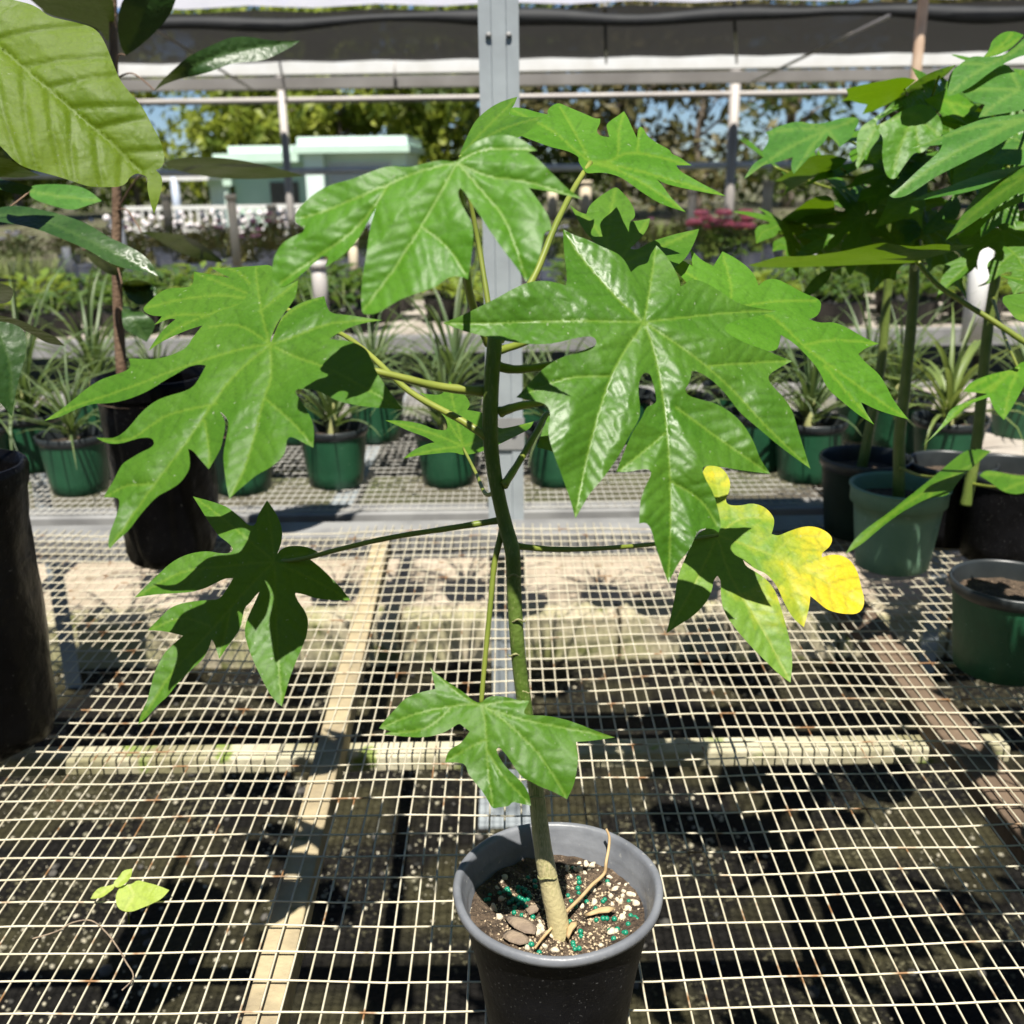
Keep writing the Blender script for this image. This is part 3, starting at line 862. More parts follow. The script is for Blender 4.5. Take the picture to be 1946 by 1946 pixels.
TREES = [
 (30, 42, 11, 4.4, 'tree_a', "bright leafy tree behind the drooping young leaf of the bagged sapling"),
 (255, 47, 8.0, 3.4, 'tree_a', "loosely leaved bright tree with sky showing through, beside the bagged sapling's trunk"),
 (470, 44, 8.5, 4.0, 'tree_a', "sunny yellow-green tree standing left behind the mint-green house"),
 (500, 50, 9.5, 4.0, 'tree_b', "dark tree directly behind the low wing of the mint-green house"),
 (640, 46, 8.5, 3.2, 'tree_a', "yellowish palm-like tree rising over the mint-green house roof"),
 (830, 44, 9, 4.5, 'tree_a', "yellow-green tree to the right of the mint-green house by the steel post"),
 (1010, 40, 9, 4.5, 'tree_b', "dark tree just right of the steel post, beyond the pipes"),
 (1180, 38, 9.5, 4.6, 'tree_c', "brownish tree between the steel post and the grey pipe upright"),
 (1330, 42, 9, 4.0, 'tree_c', "thinly leaved brown tree beside the grey pipe upright"),
 (1500, 46, 10, 4.0, 'tree_b', "sparse dark tree with blue sky showing through, behind the papaya crowns"),
 (1790, 42, 10, 4.5, 'tree_c', "brown-green tree hidden behind the papaya crowns on the right"),
 (1950, 42, 11, 5.5, 'tree_b', "tall dark tree at the end of the row behind the papaya crowns"),
 (-120, 40, 11, 5.5, 'tree_b', "tall dark tree beside the bright leafy one at the row's end")]
for i, (px, Y, h, r, m, lab) in enumerate(TREES):
    tree("broadleaf_tree", lab, txy(px, Y), Y, h, r, M[m], 100 + i, n=(1300 if px in (1500, 1330) else 1500 if px == 255 else 3000 if px in (470, 1180, 1790, 1010) else 5200), size=.26, trunk_r=.3 if px == 1500 else .17)

# hedge and bright grass beyond
mb = MB(); rnd = random.Random(77)
for i in range(46):
    x = -26 + i * 1.2
    leafcards(mb, (x, 52 + rnd.uniform(-1, 1), 1.2), (1.1, 1, 1.4), 110, .25, rnd)
tag(mb.build("far_hedge", M['tree_b']), "dark far-off hedge closing the view behind the trees", "hedge", kind="stuff")
mb = MB(); rnd = random.Random(78)
for i in range(9000):
    x = rnd.uniform(-1, 14); y = rnd.uniform(15, 27); h = rnd.uniform(.25, .6); a = rnd.random() * 6.28
    dx, dy = .03 * math.cos(a), .03 * math.sin(a)
    mb.add([(x - dx, y - dy, 0), (x + dx, y + dy, 0), (x + rnd.uniform(-.1, .1), y + rnd.uniform(-.1, .1), h)], [(0, 1, 2)], False)
tag(mb.build("grass", mat('bright grass', (0.22, 0.32, 0.05), (0.30, 0.36, 0.09), rough=.6, scale=2, transl=(.3, .4, .05))), "bright green tall grass beyond the far benches", "grass", kind="stuff")

# ------------------------------------------------------------------ pots
def pot_proto(name, R, Hh, body_m, rim_m, collar=False):
    root = empty(name, (0, 0, 0))
    rb = R * .76
    prof = [(0, 0), (rb * .94, 0), (rb, .004)] + [(rb + (R * .93 - rb) * t, Hh * .86 * t) for t in (.25, .5, .75, 1)]
    if collar: prof += [(R * .935, Hh * .80), (R * .995, Hh * .802), (R * 1.0, Hh * .97)]
    MB().lathe(prof, 40).build("body", body_m, root)
    rim = [(R * .93, Hh * .86), (R * .985, Hh * .90), (R * 1.0, Hh * .94), (R * 1.0, Hh * .985), (R * .985, Hh), (R * .955, Hh), (R * .94, Hh * .97), (R * .90, Hh * .78), (R * .88, Hh * .70)]
    if collar: rim = [(R * 1.0, Hh * .971), (R * 1.035, Hh * .975), (R * 1.035, Hh * .995), (R * 1.01, Hh), (R * .965, Hh), (R * .95, Hh * .97), (R * .91, Hh * .80), (R * .88, Hh * .70)]
    MB().lathe(rim, 40).build("rim", rim_m, root)
    v = [(0, 0, Hh * .80)]; f = []
    for j in range(1, 7):
        for k in range(24):
            a = 6.2832 * k / 24; r = R * .90 * j / 6
            v.append((r * math.cos(a), r * math.sin(a), Hh * .80 + .006 * mnoise.noise(Vector((r * math.cos(a) * 40, r * math.sin(a) * 40, R)))))
    f = [(0, 1 + k, 1 + (k + 1) % 24) for k in range(24)]
    for j in range(5):
        for k in range(24):
            a = 1 + j * 24 + k; b = 1 + j * 24 + (k + 1) % 24
            f.append((a, a + 24, b + 24, b))
    MB().add(v, f).build("soil", M['soil'], root)
    return root
_used = set()
def put(proto, loc, label, cat, group=None, s=1.0, rz=0.0):
    if proto.name in _used:
        o = copy_tree(proto)
        for k in ("label", "category", "group"):
            if k in o: del o[k]
    else:
        o = proto; _used.add(proto.name)
    o.location = loc; o.rotation_euler = (0, 0, rz); o.scale = (s, s, s)
    tag(o, label, cat, group)
    return o
pp_green = pot_proto("nursery_pot", .099, .165, M['pot_green'], M['rim_dark'])
pp_dark = pot_proto("nursery_pot", .105, .19, M['pot_dark'], M['rim_dark'])
pp_black = pot_proto("nursery_pot", .11, .21, M['pot_black'], M['rim_dark'])
pp_mint = pot_proto("nursery_pot", .101, .185, M['pot_mint'], M['pot_mint'], True)
M['white_pot'] = mat('white plastic pot', (0.70, 0.70, 0.72), (0.62, 0.62, 0.64), rough=.5, scale=6)
pp_white = pot_proto("flower_pot", .10, .17, M['white_pot'], M['white_pot'])

# spiky strap-leaved plants
def blade(mb, base, az, ln, w, lift, bend, rnd, seg=7):
    d = Vector((math.cos(az), math.sin(az), 0)); side = Vector((-d.y, d.x, 0))
    p = Vector(base); el = lift
    vs = []
    for i in range(seg + 1):
        t = i / seg
        ww = w * (1 - t ** 2.2) * (.75 + .5 * t * (1 - t)) + .0004
        up = Vector((0, 0, 1)) * math.cos(el) - d * math.sin(el)
        vs += [p - side * ww + up * ww * .5, p, p + side * ww + up * ww * .5]
        p = p + (d * math.cos(el) + Vector((0, 0, 1)) * math.sin(el)) * (ln / seg)
        el -= bend / seg * (0.5 + t)
    f = []
    for i in range(seg):
        a = i * 3
        f += [(a, a + 1, a + 4, a + 3), (a + 1, a + 2, a + 5, a + 4)]
    mb.add(vs, f)
M['spiky'] = mat('grey-green strap leaf', (0.085, 0.145, 0.060), (0.17, 0.22, 0.09), rough=.42, scale=12, transl=(.16, .24, .05))
M['spiky_y'] = mat('yellow-green strap leaf', (0.20, 0.27, 0.07), (0.13, 0.19, 0.06), rough=.42, scale=12, transl=(.25, .32, .06))
M['spiky_base'] = mat('pale leaf base', (0.45, 0.45, 0.20), (0.34, 0.36, 0.14), rough=.5, scale=20)
def spiky_proto(seed, n=34, ln=.30, m='spiky', w=.0085):
    rnd = random.Random(seed)
    root = empty("spiky_plant", (0, 0, 0))
    mb = MB()
    for i in range(n):
        t = i / n
        blade(mb, (rnd.uniform(-.006, .006), rnd.uniform(-.006, .006), .015 + .05 * t), i * 2.4 + rnd.uniform(-.3, .3), ln * rnd.uniform(.6, 1.15), w * rnd.uniform(.7, 1.15), .55 + .85 * t + rnd.uniform(-.15, .15), rnd.uniform(1.0, 3.0) * (1.1 - .6 * t), rnd)
    o = mb.build("blades", M[m], root); o["kind"] = "stuff"
    MB().lathe([(.0, -.02), (.013, -.02), (.017, .01), (.015, .05), (.009, .09), (.0, .10)], 12).build("leaf_base", M['spiky_base'], root)
    return root
sp = [spiky_proto(31, 46, .37, 'spiky', .0062), spiky_proto(32, 38, .42, 'spiky', .0068), spiky_proto(33, 52, .34, 'spiky', .0058), spiky_proto(34, 34, .38, 'spiky_y', .009)]
ri = random.Random(9)
# (px of pot centre, px of the pot's foot, kind)
spots = [(130, 950, 0), (45, 905, 1), (447, 948, 0), (630, 936, 0), (850, 934, 0), (1062, 934, 0), (712, 846, 2), (1000, 862, 2), (560, 850, 1), (300, 858, 2), (865, 842, 1), (1190, 850, 2), (1300, 862, 1), (1452, 905, 1), (1548, 926, 0), (1818, 922, 3), (1655, 846, 2), (170, 830, 2), (-60, 930, 1), (1400, 838, 2), (1720, 868, 0), (1960, 850, 2)]
potlab = "dark green pot of a spiky plant in the back rows behind the steel rail"
plab = "spiky strap-leaved plant in the back rows behind the steel rail"
near_what = {0: "beside the dusty wrinkled grow bag", 2: "half hidden right of the tall grow bag", 3: "under the big left leaf of the tall papaya", 4: "just left of the steel post", 5: "just right of the steel post", 14: "left of the slender papaya's dark pot", 15: "between the tall papaya stems and the planks"}
for i, (px, py, k) in enumerate(spots):
    if i in near_what:
        potlab_, plab_ = "dark green pot " + near_what[i], "spiky strap-leaved plant in the green pot " + near_what[i]
    else:
        potlab_, plab_ = potlab, plab
    g = G(px, py, T + .002)
    g.y += .09
    loc = (g.x, g.y, T + .003)
    put(pp_green, loc, potlab_, "pot", "green pots on the bench behind the steel rail", 1.0 + .04 * math.sin(i), ri.random() * 6)
    put(sp[k], (g.x + ri.uniform(-.01, .01), g.y, T + .003 + .132), plab_, "plant", "spiky plants on the bench behind the steel rail", ri.uniform(.72, 1.22), ri.random() * 6)

# ------------------------------------------------------------------ low leafy plants in trays on the next bench
bench3 = far_bench("tray_bench", 5.5, 7.1, -4.2, 4.6, "bench of trays with low yellow-green leafy plants behind the spiky plants", wires=False)
MB().box((-4.2, 5.5, T - .09), (4.6, 5.58, T - .004)).build("front_rail", M['galv_dark'], bench3)
M['tray'] = mat('black tray plastic', (0.012, 0.012, 0.013), (0.03, 0.03, 0.032), rough=.4, scale=14)
for i in range(11):
    x0 = -4.2 + i * .8
    MB().box((x0, 5.6, T - .03), (x0 + .78, 7.1, T - .003)).build("board", M['board'], bench3)
for x in (-3.6, -1.2, 1.2, 3.9):
    MB().box((x - .04, 6.2, 0), (x + .04, 6.3, T - .032)).build("leg", M['slat_dark'], bench3)
M['lowleaf'] = mat('yellow-green leaves', (0.12, 0.20, 0.025), (0.22, 0.29, 0.04), rough=.4, scale=9, transl=(.3, .38, .04))
M['midleaf'] = mat('mid green leaves', (0.045, 0.10, 0.022), (0.09, 0.15, 0.035), rough=.45, scale=9, transl=(.14, .24, .03))
M['oliveleaf'] = mat('olive leaves', (0.10, 0.105, 0.025), (0.17, 0.15, 0.045), rough=.55, scale=7, transl=(.2, .2, .04))
def bushy(name, seed, r, h, n, size, m, flower=None, nf=0, fs=.02):
    rnd = random.Random(seed)
    root = empty(name, (0, 0, 0))
    mb = MB()
    for i in range(n):
        a = rnd.random() * 6.28; rr = r * math.sqrt(rnd.random()); z = h * (.25 + .75 * rnd.random() * (1 - .5 * (rr / r) ** 2))
        p = Vector((rr * math.cos(a), rr * math.sin(a), z)); az = a + rnd.uniform(-.9, .9)
        d = Vector((math.cos(az), math.sin(az), rnd.uniform(-.2, .9))).normalized(); sd = d.cross(Vector((0, 0, 1))).normalized(); u = sd.cross(d)
        s = size * rnd.uniform(.6, 1.25)
        mb.add([p, p + d * s * .45 - sd * s * .26 + u * s * .08, p + d * s * .5 - u * s * .04, p + d * s * .45 + sd * s * .26 + u * s * .08, p + d * s - u * s * .12], [(0, 1, 2), (0, 2, 3), (1, 4, 2), (2, 4, 3)])
    o = mb.build("foliage", M[m], root); o["kind"] = "stuff"
    st = MB()
    for i in range(7):
        a = i * .9; st.tube([(0, 0, -.03), (r * .3 * math.cos(a), r * .3 * math.sin(a), h * .4), (r * .6 * math.cos(a), r * .6 * math.sin(a), h * .75)], .004, 5)
    st.build("stems", M['stem'], root)
    for i in range(nf):
        a = rnd.random() * 6.28; rr = r * .85 * math.sqrt(rnd.random())
        c = (rr * math.cos(a), rr * math.sin(a), h * (.85 + .35 * rnd.random()))
        f = MB()
        for k in range(9):
            f.add([tuple(Vector(c) + Vector((v.x * .5 + math.cos(k * .7) * (.6 if k else 0), v.y * .5 + math.sin(k * .7) * (.6 if k else 0), v.z * .45)) * fs) for v in tv], tf)
        f.build("flower", flower, root)
    return root
M['fl_pink'] = mat('pink petals', (0.62, 0.20, 0.30), (0.70, 0.34, 0.42), rough=.5, scale=30)
M['fl_red'] = mat('coral red petals', (0.78, 0.14, 0.18), (0.80, 0.26, 0.30), rough=.5, scale=30)
M['fl_white'] = mat('white petals', (0.80, 0.78, 0.78), (0.78, 0.70, 0.72), rough=.5, scale=30)
M['fl_orange'] = mat('orange red petals', (0.50, 0.10, 0.06), (0.60, 0.18, 0.09), rough=.5, scale=30)
lows = [bushy("leafy_plant", 41, .16, .17, 90, .095, 'lowleaf'), bushy("leafy_plant", 42, .15, .15, 80, .09, 'midleaf'), bushy("leafy_plant", 43, .18, .22, 105, .10, 'midleaf')]
tray_me = MB()
tray_me.lathe([(.0, 0), (.13, 0), (.15, .12), (.158, .125), (.158, .135), (.146, .135), (.14, .10), (.0, .10)], 20)
tray_o = tray_me.build("shallow_pot", M['tray'])
rl = random.Random(4)
k = 0
for row, yy in enumerate((5.75, 6.15, 6.6)):
    x = -2.9 + row * .1
    while x < 3.6:
        if .02 < x < .42 or (-.75 < x < -.38 and row < 2):
            x += .36; continue
        if k == 0: o = tray_o
        else:
            o = tray_o.copy(); col.objects.link(o)
        o.location = (x, yy, T); o.rotation_euler = (0, 0, rl.random() * 6)
        tag(o, "black shallow pot of a low leafy plant on the tray bench", "pot", "black shallow pots on the tray bench")
        put(lows[k % 3], (x, yy, T + .10), "low leafy plant in a black shallow pot on the tray bench", "plant", "low leafy plants on the tray bench", rl.uniform(.85, 1.2), rl.random() * 6)
        k += 1
        x += rl.uniform(.36, .44)

# flower benches farther back
bench4 = far_bench("flower_bench", 8.0, 10.2, -6, 7, "long board bench with white flower pots behind the tray bench", wires=False)
for i in range(13):
    MB().box((-6 + i, 8.0, T - .04), (-5.02 + i, 10.2, T - .003)).build("board", M['board'], bench4)
for x in (-5, -2, 1, 4, 6.5):
    MB().box((x - .05, 8.6, 0), (x + .05, 8.7, T - .041)).build("leg", M['slat_dark'], bench4)
fl = [bushy("flowering_plant", 51, .17, .30, 170, .06, 'oliveleaf', M['fl_pink'], 4, .028), bushy("flowering_plant", 52, .18, .26, 170, .06, 'midleaf', M['fl_white'], 6, .03),
      bushy("flowering_plant", 53, .17, .30, 170, .055, 'oliveleaf'), bushy("flowering_plant", 54, .20, .34, 170, .07, 'midleaf', M['fl_red'], 8, .055), bushy("flowering_plant", 55, .2, .3, 160, .06, 'midleaf', M['fl_orange'], 4, .022)]
fnames = ["olive bushy plant with a few pink flowers in a white pot on the board bench", "leafy plant with round white flowers in a white pot on the board bench", "bushy olive plant without flowers in a white pot on the board bench", "dark leafy plant with large coral red flower heads on the board bench", "green leafy plant with small orange red flowers on the board bench"]
rf = random.Random(14)
for row, yy in enumerate((8.2, 8.75, 9.4, 10.0)):
    x = -4.2 + row * .15
    while x < 4.6:
        px = HALF + FPX * x / (yy * .95)
        if 900 < px < 985: x += .4; continue
        k = rf.choice([0, 2, 2, 2, 1, 2, 2]) if x < 1.2 else 2
        put(pp_white if k != 3 else pp_white, (x, yy, T), "white flower pot on the board bench", "pot", "white flower pots on the board bench", rf.uniform(.9, 1.1))
        put(fl[k], (x, yy, T + .14), fnames[k], "plant", ["pink flowered plants", "white flowered plants", "olive plants", "red flowered plants", "orange flowered plants"][k] + " on the board bench", rf.uniform(.85, 1.15), rf.random() * 6)
        x += rf.uniform(.40, .52)
for (px, py, Y, k) in ((1345, 470, 8.02, 3), (1388, 472, 7.98, 3), (1570, 545, 5.9, 4)):
    a = PY(px, py, Y)
    put(fl[k], (a.x, Y, T + (.12 if Y > 7 else .09)), ["", "", "", "dark leafy plant with coral red flower heads above the white pots", "green leafy plant with orange red flowers behind the papaya stems"][k], "plant", ["", "", "", "coral flowered plants", "orange flowered plants"][k], 1.0, px)
# black crates on that bench at the left and right
for (px, py, Y, lab) in ((30, 530, 7.75, "black plastic crate on the board bench, beyond the bagged sapling's trunk"), (1900, 590, 7.0, "black plastic crate of pale dry grass beside the white pipe")):
    a = PY(px, py, Y)
    c = empty("plastic_crate", (a.x, Y, T), lab, "crate")
    wx, wy, hh = (.32, .2, .14) if px < 500 else (.55, .3, .26)
    mb = MB()
    mb.box((a.x - wx, Y - wy, T + .002), (a.x + wx, Y - wy + .012, T + hh)); mb.box((a.x - wx, Y + wy - .012, T + .002), (a.x + wx, Y + wy, T + hh))
    mb.box((a.x - wx, Y - wy + .013, T + .002), (a.x - wx + .012, Y + wy - .013, T + hh)); mb.box((a.x + wx - .012, Y - wy + .013, T + .002), (a.x + wx, Y + wy - .013, T + hh))
    mb.box((a.x - wx + .013, Y - wy + .013, T + .003), (a.x + wx - .013, Y + wy - .013, T + .01))
    mb.build("walls", M['tray'], c)
    mb = MB(); mb.bar((a.x - wx - .01, Y - wy - .004, T + hh + .014), (a.x + wx + .01, Y - wy - .004, T + hh + .014), .02, .013)
    mb.build("lip", M['tray'], c)
    gm = MB(); r_ = random.Random(px)
    for i in range(420):
        x = a.x + r_.uniform(-wx * .93, wx * .93); y = Y + r_.uniform(-wy * .9, wy * .9)
        blade(gm, (x, y, T + hh * .6), r_.random() * 6.28, r_.uniform(.15, .30), .003, r_.uniform(.9, 1.5), r_.uniform(.2, 1.2), r_, 4)
    g_ = tag(gm.build("tufted_grass", mat('tuft %d' % px, (0.20, 0.25, 0.06) if px < 500 else (0.20, 0.19, 0.09), (0.12, 0.17, 0.04), rough=.6, scale=9), None, (a.x, Y, T + hh * .6)), "fine green grass growing in the black crate on the board bench" if px < 500 else "pale dry tufted grass in the black crate beside the white pipe", "grass")

# risers and stakes
def riser(px0, py0, py1, Y, r, m, label, cap=True, lean=0.0):
    b = PY(px0, py1, Y); t = PY(px0, py0, Y)
    z0 = b.z if b.z > T - .3 else 0
    root = empty("riser_pipe", (b.x, Y, z0), label, "pipe", "upright pipes among the benches")
    MB().tube([(b.x, Y, z0), (b.x + lean * .5, Y, (z0 + t.z) / 2), (b.x + lean, Y, t.z)], r, 12).build("shaft", M[m], root)
    if cap: MB().tube([(b.x + lean, Y, t.z - .03), (b.x + lean, Y, t.z + .012)], r * 1.18, 12).build("cap", M[m], root)
riser(451, 372, 505, 8.0, .035, 'cream_post', "cream post rising above the far flower pots, in front of the mint column")
riser(674, 455, 532, 7.2, .032, 'cream_post', "cream post between the big left leaf lobe and the glossy top leaf")
riser(612, 500, 600, 5.45, .040, 'pipe', "grey weathered post at the front of the tray bench")
riser(1845, 440, 650, 4.9, .050, 'white_pipe', "thick white pipe beside the tall papaya stems")
riser(1541, 448, 510, 7.4, .034, 'white_pipe', "short white pipe end showing over the edge-on papaya leaf")
riser(1311, 362, 470, 9.0, .035, 'cream_post', "cream post left of the coral red flowers")
riser(1456, 346, 415, 12.0, .06, 'cream_post', "cream post in the bright grass by the grey pipe upright")
riser(238, 420, 540, 7.9, .045, 'white_pipe', "white pipe behind the bagged sapling's brown trunk")
riser(125, 530, 470, 8.0, .03, 'white_pipe', "thin white stake among the white flowers", False)
riser(1112, 345, 420, 13.0, .07, 'cream_post', "cream post far behind the stalk of the top right leaf")
riser(322, 372, 440, 10.6, .045, 'cream_post', "cream post in front of the white railing, left of the mint column")
riser(520, 392, 445, 10.6, .045, 'cream_post', "cream post in front of the dark doorway of the mint house")
riser(1050, 350, 420, 13.0, .06, 'cream_post', "cream post far off next to the steel post")
# hanging baskets and white railing
rail = empty("railing", (txy(430, 20), 20, 0), "white railing with balusters in front of the mint-green house", "railing")
z1 = PY(430, 392, 20).z; z0 = PY(430, 440, 20).z
xa, xb = txy(230, 20), txy(600, 20)
MB().box((xa, 19.97, z1 - .05), (xb, 20.03, z1 + .02)).build("top_rail", M['white_pipe'], rail)
MB().box((xa, 19.97, max(.02, z0)), (xb, 20.03, max(.06, z0 + .05))).build("bottom_rail", M['white_pipe'], rail)
nb = 24
for i in range(nb + 1):
    x = xa + (xb - xa) * i / nb
    MB().box((x - .02, 19.98, 0.0), (x + .02, 20.02, z1 - .052)).build("baluster", M['white_pipe'], rail)
for i, (px, py) in enumerate(((250, 410), (330, 410), (395, 425), (300, 420))):
    pass
# white flowering border beyond
mb = MB(); rnd = random.Random(21)
for i in range(240):
    x = rnd.uniform(txy(180, 13.5), txy(640, 13.5)); y = rnd.uniform(12.6, 14.2); z = T - .05 + rnd.uniform(0, .42)
    s = rnd.uniform(.02, .05)
    mb.add([(x + v.x * s, y + v.y * s, z + v.z * s) for v in tv], tf)
b5 = empty("flower_border", (txy(400, 13.4), 13.4, 0), "bank of white flowers on a raised bed in front of the railing", "flower bed")
o = mb.build("blossoms", M['fl_white'], b5); o["kind"] = "stuff"
mb = MB()
for i in range(40):
    leafcards(mb, (txy(180, 13.4) + i * .09 * 1, 13.4, T - .15), (.25, .7, .32), 45, .07, rnd)
o = mb.build("foliage", M['oliveleaf'], b5); o["kind"] = "stuff"
MB().box((txy(160, 13.4), 12.6, 0), (txy(660, 13.4), 14.2, T - .35)).build("raised_bed", M['board'], b5)
# ------------------------------------------------------------------ the papaya in the middle
RIMZ = EYE - 0.652
POT_Y = 0.822
POT_X = PY(1059, 1690, POT_Y).x
SOILZ = RIMZ - 0.036
main = empty("papaya_plant", (POT_X, 0.80, SOILZ), "tall papaya seedling with one yellowing leaf, growing in the black and grey pot", "plant")

stem_px = [(1066, 1792, 23, .795), (1058, 1740, 22, .797), (1045, 1685, 20, .80), (1031, 1607, 18.5, .805), (1022, 1530, 17, .81), (1016, 1480, 15.5, .81),
           (1003, 1380, 15, .815), (990, 1290, 15, .82), (982, 1210, 15, .82), (977, 1120, 15, .825), (974, 1050, 16, .825), (961, 1000, 15, .83), (949, 950, 14.5, .83),
           (938, 890, 15, .83), (932, 830, 16.5, .83), (932, 770, 16.5, .83), (935, 710, 16, .83), (939, 665, 16, .83), (940, 640, 15, .83), (938, 618, 9, .83), (937, 605, 4, .83)]
def stem_at(i):
    x, y, r, Y = stem_px[i]
    p = PY(x, y, Y)
    return p, r * depth_of(p) / FPX
stem_px = [(x, y, r * .93, Y) for x, y, r, Y in stem_px]
def build_stem(i0, i1, name, m):
    ps, rs = zip(*[stem_at(i) for i in range(i0, i1)])
    sp = smooth_line(ps, 6)
    rr = []
    for i in range(len(sp)):
        f = i / 6.0; k = min(int(f), len(rs) - 2); rr.append(rs[k] + (rs[k + 1] - rs[k]) * (f - k))
    mb = MB(); n = 18
    # leaf-scar rings and slight lumps
    rr = [r * (1 + 0.035 * mnoise.noise(sp[i] * 55)) for i, r in enumerate(rr)]
    mb.tube(sp, rr, n)
    return mb.build(name, m, main)
def stemmat():
    m = mat('papaya stem', (0.070, 0.125, 0.017), (0.11, 0.17, 0.03), rough=0.42, scale=38, bump=0.2)
    N, L = nt(m)
    b = N["Principled BSDF"]
    src = b.inputs["Base Color"].links[0].from_socket
    g = N.new("ShaderNodeNewGeometry"); sx = N.new("ShaderNodeSeparateXYZ"); L.new(g.outputs["Position"], sx.inputs[0])
    mr = N.new("ShaderNodeMapRange"); mr.inputs[1].default_value = SOILZ + 0.03; mr.inputs[2].default_value = SOILZ + 0.21
    mr.inputs[3].default_value = 1.15; mr.inputs[4].default_value = -0.1
    L.new(sx.outputs[2], mr.inputs[0])
    nz = N.new("ShaderNodeTexNoise"); nz.inputs["Scale"].default_value = 60; nz.inputs["Detail"].default_value = 5
    ad = N.new("ShaderNodeMath"); ad.operation = 'MULTIPLY_ADD'; ad.inputs[1].default_value = 1.6; ad.inputs[2].default_value = -0.8
    L.new(nz.outputs[0], ad.inputs[0])
    a2 = N.new("ShaderNodeMath"); a2.operation = 'ADD'; a2.use_clamp = True
    L.new(mr.outputs[0], a2.inputs[0]); L.new(ad.outputs[0], a2.inputs[1])
    mx = N.new("ShaderNodeMixRGB"); mx.inputs[2].default_value = (0.52, 0.45, 0.24, 1)
    L.new(a2.outputs[0], mx.inputs[0]); L.new(src, mx.inputs[1]); L.new(mx.outputs[0], b.inputs["Base Color"])
    return m
stem = build_stem(0, len(stem_px), "stem", stemmat())
for (x, y, w) in ((1018, 1508, 15), (994, 1310, 14), (985, 1175, 12), (1034, 1625, 17), (1018, 1470, 12), (1040, 1660, 12), (1008, 1410, 12), (980, 1240, 12), (976, 1090, 12)):
    p = PY(x, y, 0.80)                                   # old leaf scars
    k = min(range(len(stem_px)), key=lambda i: abs(stem_px[i][1] - y))
    c, r = stem_at(k)
    c = PY(x, y, stem_px[k][3])
    mb = MB()
    aa = [math.pi * (1.05 + 0.9 * i / 8) for i in range(9)]
    mb.tube([c + Vector((math.cos(a) * r * 1.0, math.sin(a) * r * 1.0, 0.002 * math.sin(3 * a))) for a in aa], [0.0004 + 0.0006 * math.sin(math.pi * i / 8) for i in range(9)], 6)
    mb.build("leaf_scar", M['stem_old'], main)

def px_vec(pts, ds):
    return [P(x, y, d) for (x, y), d in zip(pts, ds)]

# big leaf on the left
o1 = pl("1168,455 1190,400 1215,340 1260,290 1330,250 1400,230 1440,222 1450,270 1470,310 1560,318 1650,332 1738,345 1640,358 1560,385 1500,415 1465,440 1500,445 1560,448 1620,470 1660,500 1680,550 1710,620 1760,690 1800,745 1840,800 1750,795 1640,785 1560,770 1500,755 1440,720 1390,700 1340,693 1295,697 1290,715 1320,755 1360,820 1382,870 1388,920 1383,995 1340,975 1290,945 1262,938 1248,955 1245,990 1235,1030 1200,1070 1150,1105 1090,1135 1040,1180 1000,1210 955,1255 940,1190 928,1100 922,1030 938,950 955,865 925,822 905,812 923,838 936,872 925,940 910,1005 850,1105 810,1060 770,1010 745,1000 752,1040 755,1080 745,1120 700,1180 640,1215 590,1240 540,1290 490,1350 440,1420 380,1470 345,1510 335,1490 345,1430 365,1380 390,1310 395,1270 385,1248 315,1248 330,1215 360,1170 385,1120 410,1075 450,1050 500,1020 545,1000 572,980 568,955 545,942 500,945 450,960 400,975 340,975 300,960 275,943 330,945 370,945 420,915 460,870 500,820 550,775 600,745 660,725 720,710 770,685 795,650 820,605 835,575 800,570 750,580 700,610 620,655 560,695 490,730 400,760 320,770 260,770 180,795 90,840 10,858 50,830 110,790 170,740 230,690 300,645 380,620 440,598 452,570 440,540 480,540 560,545 640,530 700,505 740,480 770,430 810,380 860,320 920,290 1000,270 1040,235 1060,170 1075,110 1090,65 1130,90 1170,140 1215,185 1250,170 1305,140 1300,200 1280,250 1240,300 1205,350 1180,400 1162,450", FA)
v1 = [pl(s, FA) for s in ("1163,470 1125,330 1095,150 1090,70", "1163,470 1080,410 990,370 840,380", "1163,470 1000,495 700,590 440,690 150,790 20,855", "1163,470 960,650 740,960 560,1200 350,1500",
      "890,770 640,830 450,950 300,955", "830,860 850,1000 850,1095", "570,1180 430,1190 325,1245", "1163,470 1165,640 1130,750 1040,1080 958,1245", "1135,740 1290,880 1378,985",
      "1163,470 1290,530 1500,610 1830,795", "1163,470 1280,430 1480,360 1730,345", "1163,470 1210,350 1330,265 1435,225", "1110,300 1200,230 1300,150")]
L1, J1 = leaf("leaf", main, o1, v1[0][0], 0.80, (-.25, -.55, .8), v1, M['papaya'], step=5, fold=0.006, seed=1)
stalk(L1, [P(921, 745, .845), P(835, 735, .835), P(740, 712, .82), P(620, 685, .81), J1 + Vector((0, 0.004, -0.002))], (.0042, .0028))

# leaf behind it
o2 = pl("512,285 545,250 600,200 650,180 740,178 770,165 775,97 840,108 920,122 960,130 900,100 860,75 960,78 1100,66 1175,60 1230,150 1200,300 1100,330 1040,280 1020,262 980,300 900,345 820,370 740,395 660,430 600,460 545,500 560,470 600,415 640,370 680,340 650,335 570,370 600,340 610,325 560,322 525,305", FA)
v2 = [pl(s, FA) for s in ("1130,240 900,220 700,240 520,285", "1130,240 900,300 700,380 550,495", "1130,240 900,150 780,105", "1130,240 1000,100 870,76", "850,320 680,320 580,365")]
L2, J2 = leaf("leaf", main, o2, v2[0][0], 0.97, (-.15, -.38, .9), v2, M['papaya'], step=6, seed=2)
stalk(L2, [P(925, 832, .85), P(870, 795, .86), P(780, 745, .88), P(700, 672, .91), P(640, 630, .94), J2], (.0036, .0024))

